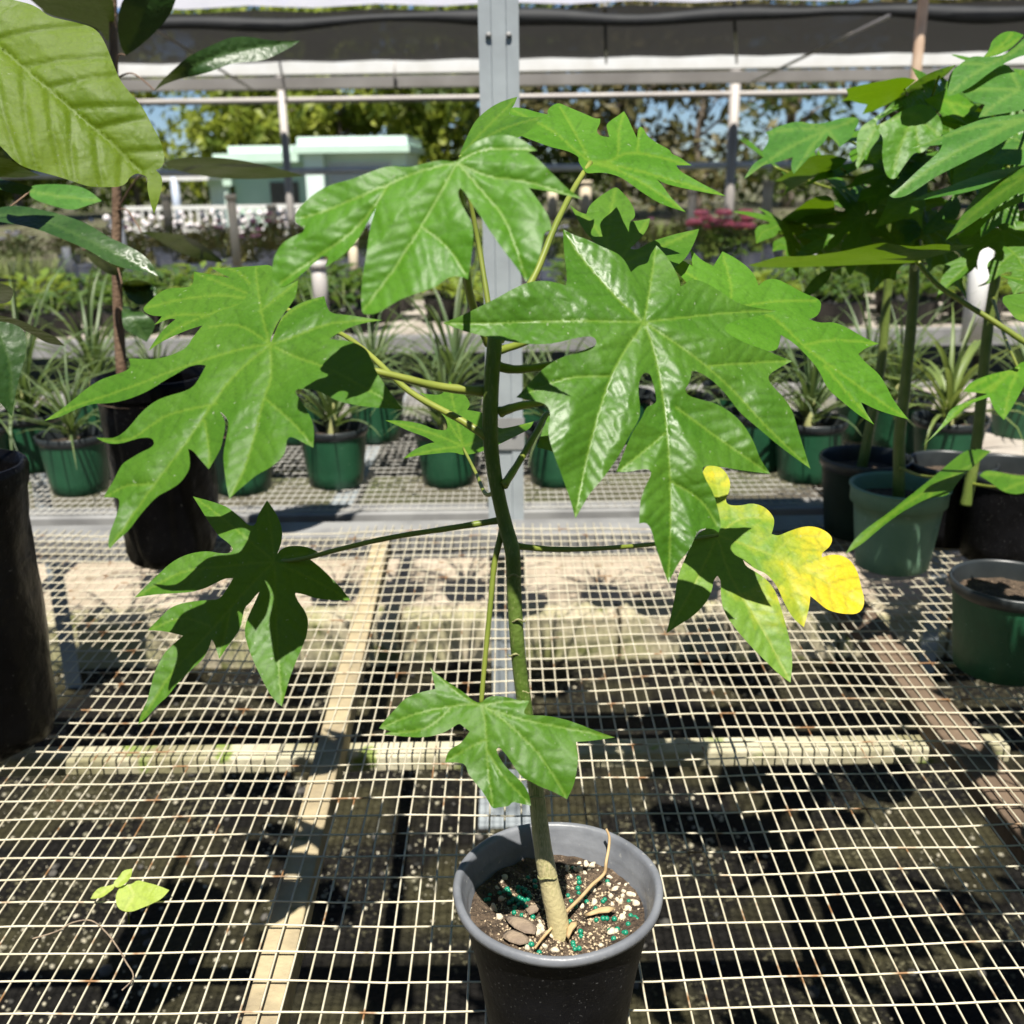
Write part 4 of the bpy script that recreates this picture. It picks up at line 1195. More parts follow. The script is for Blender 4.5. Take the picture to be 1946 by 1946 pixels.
# top leaf
s3 = "869,309 840,303 800,312 775,318 738,314 700,328 667,341 630,350 601,365 576,386 561,404 560,421 569,428 579,433 576,442 558,448 536,462 522,484 517,506 516,531 525,544 540,547 562,531 587,509 609,488 620,486 625,491 618,508 634,498 659,480 681,455 699,422 717,392 722,380 710,405 701,444 697,480 690,517 686,553 687,593 694,598 717,596 739,582 764,567 801,555 830,544 848,529 866,524 882,527 889,531 893,509 897,480 900,448 897,422 884,401 873,379 870,364 875,357 882,364 892,380 906,400 922,425 940,452 960,480 978,503 990,520 1000,535 1012,522 1022,500 1030,470 1034,440 1048,437 1045,415 1030,390 1015,370 1005,357 1030,361 1060,367 1108,379 1080,360 1060,340 1035,315 1020,300 1003,289 1021,286 1005,274 990,264 970,257 945,256 920,262 895,275 882,288"
o3 = pl(s3, F1)
v3 = [pl(s, F1) for s in ("869,309 840,360 800,430 750,510 690,590", "869,309 800,325 715,360 620,400 570,415", "740,350 680,430 600,490 530,540", "869,309 905,350 960,420 1000,530", "869,309 930,335 1000,345 1100,377", "869,309 920,285 1015,285", "800,430 850,470 888,525")]
L3, J3 = leaf("leaf", main, o3, (869, 309), 0.68, (-.05, -.78, .62), v3, M['papaya_light'], step=5, fold=0.005, seed=3, droop=0.9)
stalk(L3, [P(930, 655, .845), P(905, 600, .83), P(890, 545, .80), P(882, 470, .76), P(876, 390, .715), J3 + Vector((0, .004, -.002))], (.0040, .0028))
# small half-open leaf standing behind the top leaf
o3b = pl("-90,960 -60,880 0,750 60,690 130,640 200,610 268,592 250,640 215,690 230,705 330,720 420,715 370,770 320,820 270,845 180,850 100,870 0,920 -60,965", FC)
v3b = [pl(s, FC) for s in ("-80,950 60,800 160,700 262,598", "-80,950 150,800 410,717")]
L3b, J3b = leaf("leaf", main, o3b, v3b[0][0], 0.83, (-.35, -.3, .88), v3b, M['papaya'], step=5, fold=-0.01, seed=4)
stalk(L3b, [P(936, 640, .845), P(925, 560, .85), P(905, 440, .85), J3b], (.003, .002))

# top right leaf
o4 = pl("215,690 230,655 300,660 400,690 455,700 450,675 480,645 520,628 570,650 640,680 700,705 745,725 775,725 775,755 750,800 770,830 830,840 820,800 810,765 840,735 880,710 920,680 945,720 965,770 1000,845 1005,790 1020,772 1040,785 1060,830 1100,860 1150,890 1200,915 1215,945 1260,960 1300,990 1335,1012 1240,1012 1260,1045 1330,1085 1400,1125 1480,1165 1545,1200 1450,1185 1350,1165 1250,1145 1160,1120 1120,1095 1160,1140 1200,1200 1250,1250 1300,1298 1220,1275 1130,1240 1050,1190 980,1140 920,1095 850,1065 780,1055 720,1060 690,1060 660,1020 640,985 645,960 590,930 540,915 470,900 390,870 310,840 290,830 255,760", FC)
v4 = [pl(s, FC) for s in ("715,995 640,850 520,640", "715,995 600,900 480,800 235,670", "715,995 870,965 890,800 920,690", "870,965 1000,935 1325,1010", "715,995 900,1020 1100,1070 1535,1198", "715,995 900,1050 1100,1160 1295,1294", "1000,935 1010,850 1020,780")]
L4, J4 = leaf("leaf", main, o4, v4[0][0], 0.95, (.1, -.5, .85), v4, M['papaya_light'], step=5.5, fold=0.007, seed=5)
stalk(L4, [P(948, 648, .85), P(975, 600, .86), P(1020, 515, .88), P(1055, 430, .90), P(1090, 360, .925), J4], (.0040, .0028))

# shaded leaf behind the big right leaf
o5 = pl("590,1255 640,1295 690,1310 705,1260 760,1210 820,1170 870,1140 905,1170 950,1220 985,1280 990,1330 955,1355 1010,1350 1080,1335 1070,1390 1030,1450 960,1520 1000,1530 1080,1480 1140,1460 1240,1430 1380,1400 1365,1450 1330,1530 1290,1590 1200,1660 900,1680 760,1500 700,1440 650,1370", FC)
v5 = [pl(s, FC) for s in ("880,1620 820,1480 840,1300 868,1150", "880,1620 750,1400 600,1260", "880,1620 1000,1440 1070,1345", "880,1620 1100,1530 1370,1405")]
L5, J5 = leaf("leaf", main, o5, v5[0][0], 1.02, (.0, -.45, .85), v5, M['papaya'], step=7, seed=6)
stalk(L5, [P(946, 668, .85), P(1020, 640, .88), P(1100, 580, .95), J5], (.0036, .0024))

# big leaf on the right
o6 = pl("812,238 790,195 760,165 700,140 640,110 590,95 550,72 550,130 558,200 565,260 560,290 530,280 480,270 420,275 360,300 300,335 230,370 160,405 85,435 150,460 220,480 300,500 400,515 480,518 540,508 600,492 650,485 672,492 680,510 665,535 620,550 560,560 500,590 450,630 400,690 368,722 430,735 480,745 500,775 498,810 490,850 500,900 520,960 550,1040 575,1110 590,1165 597,1190 620,1150 650,1095 700,1040 740,985 770,940 800,880 830,830 845,800 848,760 842,720 840,680 850,640 865,625 885,630 895,660 905,700 912,740 895,750 870,760 855,800 820,850 790,920 755,1010 800,1012 850,1000 885,1000 892,1020 870,1060 850,1110 845,1160 843,1210 870,1205 890,1230 905,1290 930,1370 957,1440 975,1400 1000,1355 1040,1310 1065,1245 1090,1228 1130,1230 1150,1245 1160,1220 1150,1160 1130,1090 1100,1040 1085,1000 1100,985 1160,990 1240,1005 1350,1018 1310,960 1290,900 1250,830 1200,780 1140,745 1080,730 1030,715 1020,690 1035,670 1045,640 1045,620 1070,622 1120,650 1180,710 1230,780 1290,830 1360,890 1430,945 1505,998 1480,920 1455,840 1435,770 1400,720 1360,680 1340,650 1350,630 1390,605 1435,582 1380,560 1320,535 1260,515 1210,490 1180,470 1170,450 1200,430 1260,415 1320,405 1375,388 1320,380 1240,365 1180,330 1130,295 1080,270 1040,265 1020,285 1003,293 1000,270 975,215 945,170 910,135 885,172 878,205 840,212", FD)
v6 = [pl(s, FD) for s in ("862,432 600,426 300,435 95,436", "862,432 760,340 620,180 553,80", "862,432 885,300 908,145", "862,432 1000,415 1200,395 1365,389", "862,432 1050,560 1200,690 1350,850 1500,992", "1110,600 1260,590 1425,582",
      "862,432 900,540 935,720 955,900 965,1150 957,1430", "985,760 1150,880 1340,1013", "945,860 850,940 765,1005", "862,432 760,590 700,740 640,960 597,1180", "730,640 560,650 378,720", "970,1050 1080,1120 1150,1230")]
L6, J6 = leaf("leaf", main, o6, v6[0][0], 0.84, (.30, -.70, .65), v6, M['papaya_gloss'], step=4.6, fold=0.007, quilt=0.0007, gap=28, seed=7, droop=0.6)
stalk(L6, [P(944, 697, .845), P(985, 702, .85), P(1060, 690, .86), P(1150, 655, .86), J6 + Vector((0, .004, -.002))], (.0042, .0028))

# leaf to the right of it
o7 = pl("1040,145 1080,190 1130,215 1165,158 1210,180 1260,215 1290,250 1305,290 1330,268 1370,262 1420,285 1480,320 1548,345 1545,385 1530,410 1500,420 1540,435 1600,430 1660,460 1710,490 1770,515 1720,530 1690,555 1720,590 1770,630 1800,680 1830,740 1885,808 1820,790 1760,770 1710,745 1700,740 1720,780 1752,828 1690,790 1630,740 1570,690 1540,620 1500,570 1440,510 1390,480 1385,520 1370,545 1300,540 1250,510 1200,490 1150,480 1100,400 1050,300 950,200 1000,185 1050,215", FD)
v7 = [pl(s, FD) for s in ("1130,430 1200,330 1165,165", "1130,430 1250,370 1400,350 1540,348", "1130,430 1330,400 1500,540 1750,720 1875,800", "1480,520 1600,500 1760,515", "1560,600 1660,720 1745,820", "1130,430 1100,300 960,200")]
L7, J7 = leaf("leaf", main, o7, v7[0][0], 1.0, (.2, -.5, .83), v7, M['papaya_light'], step=5.5, fold=0.007, seed=8)
stalk(L7, [P(950, 785, .85), P(985, 772, .85), P(1060, 755, .88), P(1200, 700, .95), J7], (.0042, .0026))

# shaded leaf low on the left
o8 = pl("1445,455 1450,425 1480,390 1530,378 1590,380 1640,395 1668,412 1605,435 1640,460 1690,500 1740,550 1790,600 1838,665 1760,665 1690,660 1640,650 1590,632 1550,625 1548,640 1570,680 1600,720 1618,770 1612,840 1590,900 1555,980 1520,1070 1500,1140 1478,1222 1430,1180 1390,1110 1350,1030 1320,960 1295,890 1282,830 1290,780 1310,730 1340,670 1360,620 1340,640 1310,680 1285,700 1270,760 1262,810 1230,860 1190,910 1150,972 1135,920 1120,880 1110,870 1095,920 1060,980 1000,1030 930,1100 880,1170 830,1210 780,1270 725,1318 735,1270 770,1200 790,1120 810,1040 840,980 870,930 960,850 900,835 850,825 775,822 810,785 850,745 890,705 950,680 1030,668 1100,662 1150,660 1180,620 1210,570 1222,548 1180,550 1130,575 1070,605 1000,622 920,628 820,632 705,650 750,605 790,565 840,520 880,480 940,440 1010,415 1090,405 1150,418 1200,418 1222,405 1215,380 1180,350 1150,330 1120,290 1080,230 1050,180 1012,120 1070,135 1140,155 1200,178 1260,230 1300,270 1330,275 1345,255 1350,225 1370,190 1400,140 1430,180 1460,230 1480,290 1480,350 1460,410 1442,448", FE)
v8 = [pl(s, FE) for s in ("1440,460 1520,430 1650,412", "1440,460 1520,500 1650,560 1830,660", "1440,460 1445,600 1455,900 1477,1210", "1440,460 1300,600 1110,820 900,1050 730,1310", "1100,800 950,760 785,820", "1210,700 1180,850 1150,960", "1440,460 1200,485 950,520 715,646", "1440,460 1330,370 1150,220 1020,125", "1440,460 1420,300 1402,150")]
L8, J8 = leaf("leaf", main, o8, v8[0][0], 0.92, (-.1, -.6, .8), v8, M['papaya'], step=5, fold=0.004, quilt=0.0006, seed=9)
stalk(L8, [P(955, 990, .885), P(860, 1003, .89), P(740, 1022, .90), P(640, 1045, .905), P(575, 1062, .91), J8 + Vector((0, .004, -.002))], (.0030, .0022))

# yellowing leaf
o9 = pl("1095,985 1140,985 1170,1000 1195,1040 1195,1080 1175,1120 1190,1140 1240,1140 1280,1130 1330,1145 1365,1185 1365,1215 1355,1250 1380,1258 1420,1240 1480,1220 1530,1222 1575,1245 1592,1270 1580,1300 1548,1325 1550,1340 1580,1330 1620,1330 1660,1350 1690,1400 1700,1450 1718,1515 1695,1560 1630,1560 1570,1545 1530,1510 1505,1490 1500,1540 1480,1610 1440,1580 1405,1520 1380,1460 1360,1430 1330,1400 1300,1390 1270,1370 1245,1350 1255,1375 1300,1400 1340,1430 1370,1470 1390,1530 1410,1600 1430,1680 1437,1750 1428,1825 1380,1790 1330,1740 1270,1680 1210,1610 1170,1550 1158,1490 1160,1430 1145,1412 1130,1430 1125,1470 1100,1520 1050,1570 1000,1600 948,1635 965,1570 980,1500 990,1430 1000,1395 1025,1335 1050,1280 1080,1240 1110,1228 1100,1150 1080,1050", FD)
v9 = [pl(s, FD) for s in ("1145,1255 1300,1310 1500,1400 1710,1530", "1145,1255 1240,1190 1360,1190", "1360,1335 1450,1260 1585,1270", "1400,1350 1440,1480 1480,1600", "1145,1255 1200,1420 1320,1620 1425,1815", "1145,1255 1080,1400 955,1630", "1145,1255 1150,1100 1130,990")]
def yel9(x, y):
    X = (x - 800) * 2.0337; Y = (y - 400) * 2.0337
    e = (X - 1330) / 300.0 + max(0, (1230 - Y) / 200.0) - max(0, (Y - 1560) / 300.)
    return max(0, min(1, 0.25 + 0.62 * e))
L9, J9 = leaf("leaf", main, o9, v9[0][0], 1.02, (.1, -.55, .82), v9, M['papaya_old'], step=5, fold=0.004, quilt=0.0006, seed=10, yel=yel9)
L9["label"] = "yellowing lobed leaf with bright yellow margins"
stalk(L9, [P(978, 1040, .895), P(1060, 1044, .91), P(1160, 1041, .94), P(1260, 1032, .98), J9], (.0030, .0022))

# lowest leaf
o10 = pl("690,280 720,245 770,232 850,240 920,260 985,262 970,295 950,330 960,350 1020,352 1100,355 1200,375 1300,410 1400,450 1510,488 1430,500 1340,510 1270,515 1275,550 1285,610 1275,700 1255,790 1215,865 1170,840 1110,810 1050,790 1000,760 950,740 900,680 850,600 800,545 780,560 800,610 850,680 920,740 960,790 985,840 995,905 940,895 880,880 860,910 800,915 760,925 730,870 700,820 650,760 610,710 595,650 540,640 470,640 480,590 510,550 560,530 600,480 620,450 580,420 555,400 520,425 450,465 350,488 250,485 150,475 85,470 140,450 65,432 100,380 160,320 220,250 300,215 380,198 410,190 400,140 378,60 430,110 490,150 560,195 600,225 640,262", FF)
v10 = [pl(s, FF) for s in ("690,290 560,290 300,340 75,430", "690,290 600,250 480,160 382,70", "690,290 850,350 1050,400 1500,487", "690,290 850,400 1050,600 1212,855", "690,290 715,400 730,650 762,915", "720,550 830,730 990,895", "690,290 830,270 975,265", "720,500 600,560 480,630", "500,310 350,430 100,470")]
L10, J10 = leaf("leaf", main, o10, v10[0][0], 0.88, (0, -.72, .7), v10, M['papaya'], step=5, fold=0.005, seed=11, droop=1.0)
stalk(L10, [P(956, 1004, .885), P(940, 1070, .885), P(932, 1150, .885), P(922, 1250, .885), J10 + Vector((0, .003, 0))], (.0030, .0024))

# leaf seen almost edge-on behind the stem
o11 = pl("640,825 740,825 840,845 890,870 960,880 970,850 950,800 900,760 850,700 820,680 880,690 940,690 960,650 980,620 1010,660 1060,690 1090,740 1070,770 1140,780 1180,800 1230,870 1300,860 1420,830 1400,870 1330,905 1240,950 1150,990 1050,1010 1000,990 900,1000 810,1010 735,1025 780,985 850,950 900,940 850,910 760,880 700,850", FG)
v11 = [pl(s, FG) for s in ("1050,960 850,880 650,828", "1050,960 950,800 830,685", "1050,960 1010,800 980,630", "1050,960 900,980 745,1022", "1050,960 1200,910 1410,833")]
L11, J11 = leaf("leaf", main, o11, v11[0][0], 1.06, (0, -.3, .95), v11, M['papaya'], step=5, seed=12)
stalk(L11, [P(952, 925, .865), P(925, 940, .90), P(905, 900, .96), J11 + Vector((0, 0, -.002))], (.0024, .0016))
# another stalk running up to the right towards the big right leaf's far neighbour
o11b = pl("1040,790 1075,740 1110,770 1150,760 1130,820 1165,850 1120,870 1085,905 1060,860 1020,850", F1)
L11b, J11b = leaf("leaf", main, o11b, (1090, 820), .95, (.1, -.5, .85), [[(1090, 820), (1150, 765)], [(1090, 820), (1085, 900)], [(1090, 820), (1030, 845)]], M['papaya'], step=6, seed=13)
stalk(L11b, [P(957, 925, .86), P(985, 880, .88), P(1020, 820, .90), P(1045, 785, .92), J11b], (.0036, .0024))

# ------------------------------------------------------------------ its pot
pot = empty("nursery_pot", (POT_X, POT_Y, T + .003), "black round nursery pot with worn grey rim holding the tall papaya seedling", "pot")
PZ = T + 0.003
H = RIMZ - PZ
rnd = random.Random(5)
mb = MB()
body = [(0.0, 0.0), (0.062, 0.0), (0.066, 0.004), (0.0725, 0.05), (0.079, 0.10), (0.0868, H - 0.044), (0.0925, H - 0.012), (0.0930, H - 0.009)]
mb.lathe(body, 64, (POT_X, POT_Y, PZ))
mb.build("body", M['pot_black'], pot)
mb = MB()
rim = [(0.0925, H - 0.0095), (0.0985, H - 0.0095), (0.1005, H - 0.0085), (0.1012, H - 0.005), (0.1005, H - 0.0015), (0.0985, H), (0.0955, H), (0.0935, H - 0.002), (0.0925, H - 0.006),
       (0.0885, H - 0.018), (0.0872, H - 0.021), (0.0858, H - 0.034), (0.0838, H - 0.036), (0.0822, H - 0.055)]
mb.lathe(rim, 72, (POT_X, POT_Y, PZ), wob=lambda a, z, r: 0.0006 * math.sin(3 * a + 1) + 0.0004 * math.sin(7 * a))
mb.build("rim", M['pot_rim'], pot)
# soil with lumps
mb = MB()
nr, na = 26, 72
sv = [(POT_X, POT_Y, SOILZ + .002)]
def soil_h(x, y):
    q = Vector((x, y, 0))
    return 0.004 * mnoise.noise(q * 60) + 0.0025 * mnoise.noise(q * 160) + 0.0015 * mnoise.noise(q * 380)
sf = []
for j in range(1, nr + 1):
    for k in range(na):
        a = 2 * math.pi * k / na; r = 0.0842 * j / nr
        x = POT_X + r * math.cos(a); y = POT_Y + r * math.sin(a)
        sv.append((x, y, SOILZ + soil_h(x, y) + .004 * (j / nr) ** 4))
for k in range(na):
    sf.append((0, 1 + k, 1 + (k + 1) % na))
for j in range(nr - 1):
    for k in range(na):
        a = 1 + j * na + k; b = 1 + j * na + (k + 1) % na
        sf.append((a, a + na, b + na, b))
mb.add(sv, sf)
soil = mb.build("soil", M['soil'], pot)

def pebble_mesh(name, seed, rough=0.25, sub=2, material=None, sq=(1, 1, .75)):
    bm = bmesh.new()
    bmesh.ops.create_icosphere(bm, subdivisions=sub, radius=1)
    for v in bm.verts:
        k = 1 + rough * mnoise.noise(v.co * 1.3 + Vector((seed * 7.7, 0, 0)))
        v.co = Vector((v.co.x * k * sq[0], v.co.y * k * sq[1], v.co.z * k * sq[2]))
    me = bpy.data.meshes.new(name)
    bm.to_mesh(me); bm.free()
    me.polygons.foreach_set("use_smooth", [True] * len(me.polygons))
    if material: me.materials.append(material)
    return me
def inst(name, me, loc, s, parent, rot=None):
    o = bpy.data.objects.new(name, me)
    o.location = Vector(loc) - wloc(parent)
    o.scale = (s, s, s)
    if rot: o.rotation_euler = rot
    o.parent = parent
    col.objects.link(o)
    return o
pel = pebble_mesh("fertilizer_pellet", 1, 0.06, 2, M['pellet'], (1, 1, .95))
FP = (840, 1500, 4.2)
green = "380,825 370,860 345,865 460,810 505,775 530,795 495,800 610,770 640,775 665,780 660,800 690,815 620,835 570,855 540,830 600,860 655,865 685,860 630,880 645,900 670,925 610,905 580,935 575,970 635,990 535,890 555,870 685,690 740,720 745,760 725,1010 640,850 700,840 1045,622 1090,690 1095,740 1085,780 1090,815 1005,830 1030,870 1140,830 1155,885 1065,930 1225,940 1285,870 1320,725 1300,860 1505,990 1555,1025 1285,1020 1315,1015 1375,1020 1340,1105 1400,1090 1485,1075 1450,1130 1465,1135 1370,1180 1105,1110 1110,1140 1050,1230 1060,1265 1095,1265 1045,1210 965,1150 670,1225 715,1220 775,1270 690,1225 1020,1045 1060,910 1490,880 1230,1045 1540,1010 520,770 610,800 590,850 650,880".split()
rp = random.Random(3)
for t in green:
    a, b = [float(x) for x in t.split(',')]
    p = G(FP[0] + a / FP[2], FP[1] + b / FP[2], SOILZ + 0.004)
    if (p.x - POT_X) ** 2 + (p.y - POT_Y) ** 2 > .084 ** 2: continue
    inst("fertilizer_pellet", pel, (p.x, p.y, SOILZ + soil_h(p.x, p.y) + .0017), rp.uniform(.0022, .0028), soil)
pers = [pebble_mesh("perlite", s, 0.55, 2, M['perlite'], (1, .85, .7)) for s in range(4)]
white = "440,770 480,725 500,705 245,960 410,940 470,880 460,1010 990,610 1030,690 1065,640 1100,640 1140,655 1170,635 1005,640 1280,720 1340,700 1120,925 1215,895 1385,780 1450,810 1440,850 1400,880 1425,890 1500,830 1530,880 1560,850 1550,910 1480,930 1500,945 1580,955 1440,1010 1460,965 1345,850 1360,910 1380,1120 1350,1135 700,1205 880,1170 770,1130 760,1105 800,1120 680,1255 820,1240 790,1085 780,1050 1210,780 1330,760 1470,745 1415,745 1590,900 1525,830 1270,1230 900,1270 1100,590 1150,600 1200,610 1240,640".split()
for t in white:
    a, b = [float(x) for x in t.split(',')]
    p = G(FP[0] + a / FP[2], FP[1] + b / FP[2], SOILZ + 0.003)
    if (p.x - POT_X) ** 2 + (p.y - POT_Y) ** 2 > .083 ** 2: continue
    inst("perlite", pers[rp.randrange(4)], (p.x, p.y, SOILZ + soil_h(p.x, p.y) + .0015), rp.uniform(.0022, .0044), soil, (rp.random() * 3, rp.random() * 3, rp.random() * 3))
# fine crumbs: nobody could count them
mb = MB()
cr = pebble_mesh("tmp", 9, .5, 1)
cv = [v.co.copy() for v in cr.vertices]; cf = [tuple(p.vertices) for p in cr.polygons]
bpy.data.meshes.remove(cr)
for i in range(3400):
    a = rp.random() * 6.283; r = .084 * math.sqrt(rp.random())
    x = POT_X + r * math.cos(a); y = POT_Y + r * math.sin(a); s = rp.uniform(.0006, .0018)
    mb.add([(x + v.x * s, y + v.y * s, SOILZ + soil_h(x, y) + s * .3 + v.z * s) for v in cv], cf)
o = mb.build("soil_crumbs", mat('soil crumbs', (0.07, 0.045, 0.028), (0.58, 0.46, 0.30), rough=.9, scale=300, lo=.44, hi=.60), soil)
o["kind"] = "stuff"

M['dry'] = mat('dry leaf', (0.30, 0.23, 0.16), (0.20, 0.15, 0.11), rough=.8, scale=50, bump=.3)
M['straw'] = mat('dry straw', (0.52, 0.38, 0.20), (0.40, 0.27, 0.13), rough=.7, scale=40)
def dry_leaf(label, pts, up, m='dry'):
    c = [G(FP[0] + a / FP[2], FP[1] + b / FP[2], SOILZ + up) for a, b in pts]
    ctr = sum(c, Vector()) / len(c)
    vs = [ctr + Vector((0, 0, .0005))] + c
    mid = [(ctr + p) / 2 + Vector((0, 0, .0018)) for p in c]
    n = len(c)
    vs += mid
    fs = []
    for i in range(n):
        j = (i + 1) % n
        fs += [(0, 1 + n + i, 1 + n + j), (1 + n + i, 1 + i, 1 + j, 1 + n + j)]
    o = MB().add(vs, fs).build("dry_leaf", M[m], None, ctr)
    s = o.modifiers.new("thick", 'SOLIDIFY'); s.thickness = .0006
    return tag(o, label, "dry leaf", "dry leaves lying on the pot soil")
dry_leaf("curled grey-brown dead leaf on the soil beside the papaya stem", [(500, 1015), (560, 1010), (650, 1025), (720, 1060), (760, 1110), (740, 1160), (660, 1150), (580, 1110), (530, 1065)], .007)
dry_leaf("pale flat dead leaf against the pot's inner wall, under the grey-brown one", [(480, 1180), (510, 1130), (560, 1120), (640, 1150), (700, 1190), (690, 1230), (620, 1245), (540, 1220)], .005)
dry_leaf("small brown dead leaf standing against the stem", [(665, 960), (700, 930), (760, 920), (785, 940), (760, 980), (700, 1005)], .006)
dry_leaf("narrow straw-coloured dry leaf lying across the soil", [(1130, 1005), (1190, 975), (1270, 945), (1350, 935), (1390, 950), (1330, 985), (1250, 990), (1180, 1010)], .009, 'straw')
dry_leaf("folded orange-brown dry leaf at the foot of the stem", [(990, 1170), (1000, 1110), (1030, 1060), (1085, 1050), (1075, 1090), (1040, 1130), (1010, 1200)], .010, 'straw')
tw = [(1310, 315, .052), (1335, 380, .045), (1330, 470, .036), (1310, 580, .026), (1300, 660, .016), (1260, 710, .012), (1200, 760, .012), (1120, 850, .014), (1040, 930, .016), (960, 1010, .016), (880, 1100, .012), (800, 1190, .009), (740, 1270, .008)]
tp = []
for a, b, h in tw:
    tp.append(G(FP[0] + a / FP[2], FP[1] + b / FP[2], SOILZ + h))
tp = smooth_line(tp, 5)
mb = MB().tube(tp, [.0012 + .0007 * math.sin(3.1 * i / len(tp)) for i in range(len(tp))], 6)
tag(mb.build("twig", M['straw'], None, tp[0]), "bent dry twig leaning from the soil over the pot's rim", "twig")

# ------------------------------------------------------------------ grow bags and saplings on the left
def grow_bag(cx, cy, r0, r1, h, label, seed):
    root = empty("grow_bag", (cx, cy, T), label, "grow bag")
    def wob(a, z, r):
        q = Vector((math.cos(a) * 1.6, math.sin(a) * 1.6, z * 9 + seed))
        base = .008 * mnoise.noise(q) + .003 * mnoise.noise(q * 3.1)
        k = max(0, 1 - z / .12)
        crease = -.011 * k * abs(mnoise.noise(Vector((math.cos(a) * 2, math.sin(a) * 2, z * 40 + seed))))
        fold = -.010 * math.exp(-((a - 5.2) / .07) ** 2) - .006 * math.exp(-((a - 4.2) / .05) ** 2)
        return (base + crease + fold) * (1 if r > .03 else 0)
    prof = [(0, .003), (r0 * .80, .003), (r0 * .93, .012), (r0, .035)] + [(r0 + (r1 - r0) * t, .035 + (h - .035) * t) for t in [i / 22 for i in range(1, 23)]]
    MB().lathe(prof, 96, (cx, cy, T + .001), wob).build("bag", M['bag'], root)
    MB().lathe([(r1 + .0015, h - .035), (r1 + .004, h - .01), (r1 + .002, h), (r1 - .003, h + .001), (r1 - .006, h - .02), (r1 - .01, h - .05)], 96, (cx, cy, T + .001), wob).build("rolled_edge", M['bag'], root)
    v = [(cx, cy, T + h - .045)]; f = []
    for j in range(1, 7):
        for k in range(36):
            a = 6.2832 * k / 36; r = (r1 - .004) * j / 6
            v.append((cx + r * math.cos(a), cy + r * math.sin(a), T + h - .045 + .006 * mnoise.noise(Vector((r * math.cos(a) * 30, r * math.sin(a) * 30, seed)))))
    f = [(0, 1 + k, 1 + (k + 1) % 36) for k in range(36)]
    for j in range(5):
        for k in range(36):
            a = 1 + j * 36 + k; b = 1 + j * 36 + (k + 1) % 36
            f.append((a, a + 36, b + 36, b))
    MB().add(v, f).build("soil", M['soil'], root)
    return root
gB = G(303, 1094, T); BBX, BBY = gB.x, gB.y + .105
grow_bag(BBX, BBY, .103, .122, .425, "tall black plastic grow bag holding the thin brown-stemmed sapling", 1.0)
gA = G(98, 1425, T); BAX, BAY = gA.x - .116, gA.y + .03
grow_bag(BAX, BAY, .112, .118, .445, "dusty wrinkled black grow bag with a folded seam, closest to the black pot", 5.0)

sapB = empty("broadleaf_sapling", (PY(232, 735, BBY).x, BBY, T + .38), "thin brown-stemmed broad-leaved sapling in the tall black grow bag", "plant")
tk = [PY(x, y, BBY) for x, y in ((236, 745), (230, 690), (226, 620), (222, 520), (222, 400), (221, 300), (217, 150), (215, 40), (214, -60))]
mb = MB(); sp_ = smooth_line(tk, 5)
mb.tube(sp_, [.0125 * (1 - .45 * i / len(sp_)) for i in range(len(sp_))], 10)
mb.build("trunk", M['bark'], sapB)
sapA = empty("broadleaf_sapling", (BAX - .03, BAY, T + .36), "sapling with very large young yellow-green leaf in the dusty wrinkled grow bag", "plant")
tkA = [(BAX - .03, BAY, T + .34), (BAX - .05, BAY - .01, T + .6), (BAX - .06, BAY - .02, T + .85), (BAX - .05, BAY - .02, T + 1.15)]
mb = MB(); sp_ = smooth_line(tkA, 6); mb.tube(sp_, [.012 * (1 - .4 * i / len(sp_)) for i in range(len(sp_))], 10); mb.build("trunk", M['bark'], sapA)

def near_pt(poly, y):
    best = min(range(len(poly)), key=lambda i: abs(poly[i].z - y.z))
    return poly[best]
def simple(parent, trunk, s, fr, mid, d, n, m, step=7, seed=1, att=None, **kw):
    o = pl(s, fr); mv = pl(mid, fr)
    L, J = leaf("leaf", parent, o, mv[0], d, n, [mv], M[m], step=step, seed=seed, gap=kw.pop('gap', 22), sec=kw.pop('sec', 120), **kw)
    a = Vector(trunk[0]) if att is None else att
    q = (a + J) / 2 + Vector((0, 0, .02))
    stalk(L, [a, q, J], (.0022, .0014), 'bark')
    return L
tA = [Vector(p) for p in tkA]; tB = tk
L, J = leaf("leaf", sapA, pl("-200,-150 0,-20 80,0 200,30 270,90 350,110 450,130 540,160 590,230 640,360 680,460 750,540 810,610 860,710 905,790 925,860 930,920 905,950 880,960 920,1000 910,1090 870,1210 850,1150 830,1060 835,1000 800,985 770,978 730,1003 720,1030 680,1055 600,1058 500,1055 400,1020 300,990 200,965 100,930 0,820 -150,700 -260,300", FH), (-60, 50), 1.12, (.15, -.8, .55),
     [pl("-180,120 0,265 200,440 420,630 620,800 800,975", FH)], M['broad_young'], step=6, gap=66, sec=260, vw=2.2, fold=.008, quilt=.0022, droop=.55, seed=21, wave=.004, ang=48)
_up = L
L["label"] = "very large drooping yellow-green young leaf with a torn tip"
stalk(L, [tA[2], (tA[2] + J) / 2 + Vector((0, 0, .03)), J], (.003, .002), 'bark')
simple(sapB, tB, "150,-20 220,40 280,90 400,110 560,160 600,230 630,245 640,180 650,60 630,-30 400,-80", FH, "640,40 420,20 180,-10", 1.95, (0, -.3, -.9), 'broad', seed=22, att=tB[7])
simple(sapB, tB, "700,-30 665,90 665,180 680,260 710,315 780,270 880,180 960,90 1000,-20 850,-80", FH, "710,312 780,150 850,-30", 1.9, (.2, -.7, -.6), 'broad', seed=23, att=tB[6])
simple(sapB, tB, "870,515 900,470 960,410 1060,320 1150,275 1230,240 1300,210 1400,205 1500,225 1600,232 1695,230 1640,270 1560,310 1480,345 1400,350 1300,360 1240,385 1160,415 1080,430 1000,450 920,480", FH, "875,512 1060,390 1250,310 1450,270 1690,231", 1.95, (.2, .12, .9), 'broad', seed=24, att=tB[6], fold=.012)
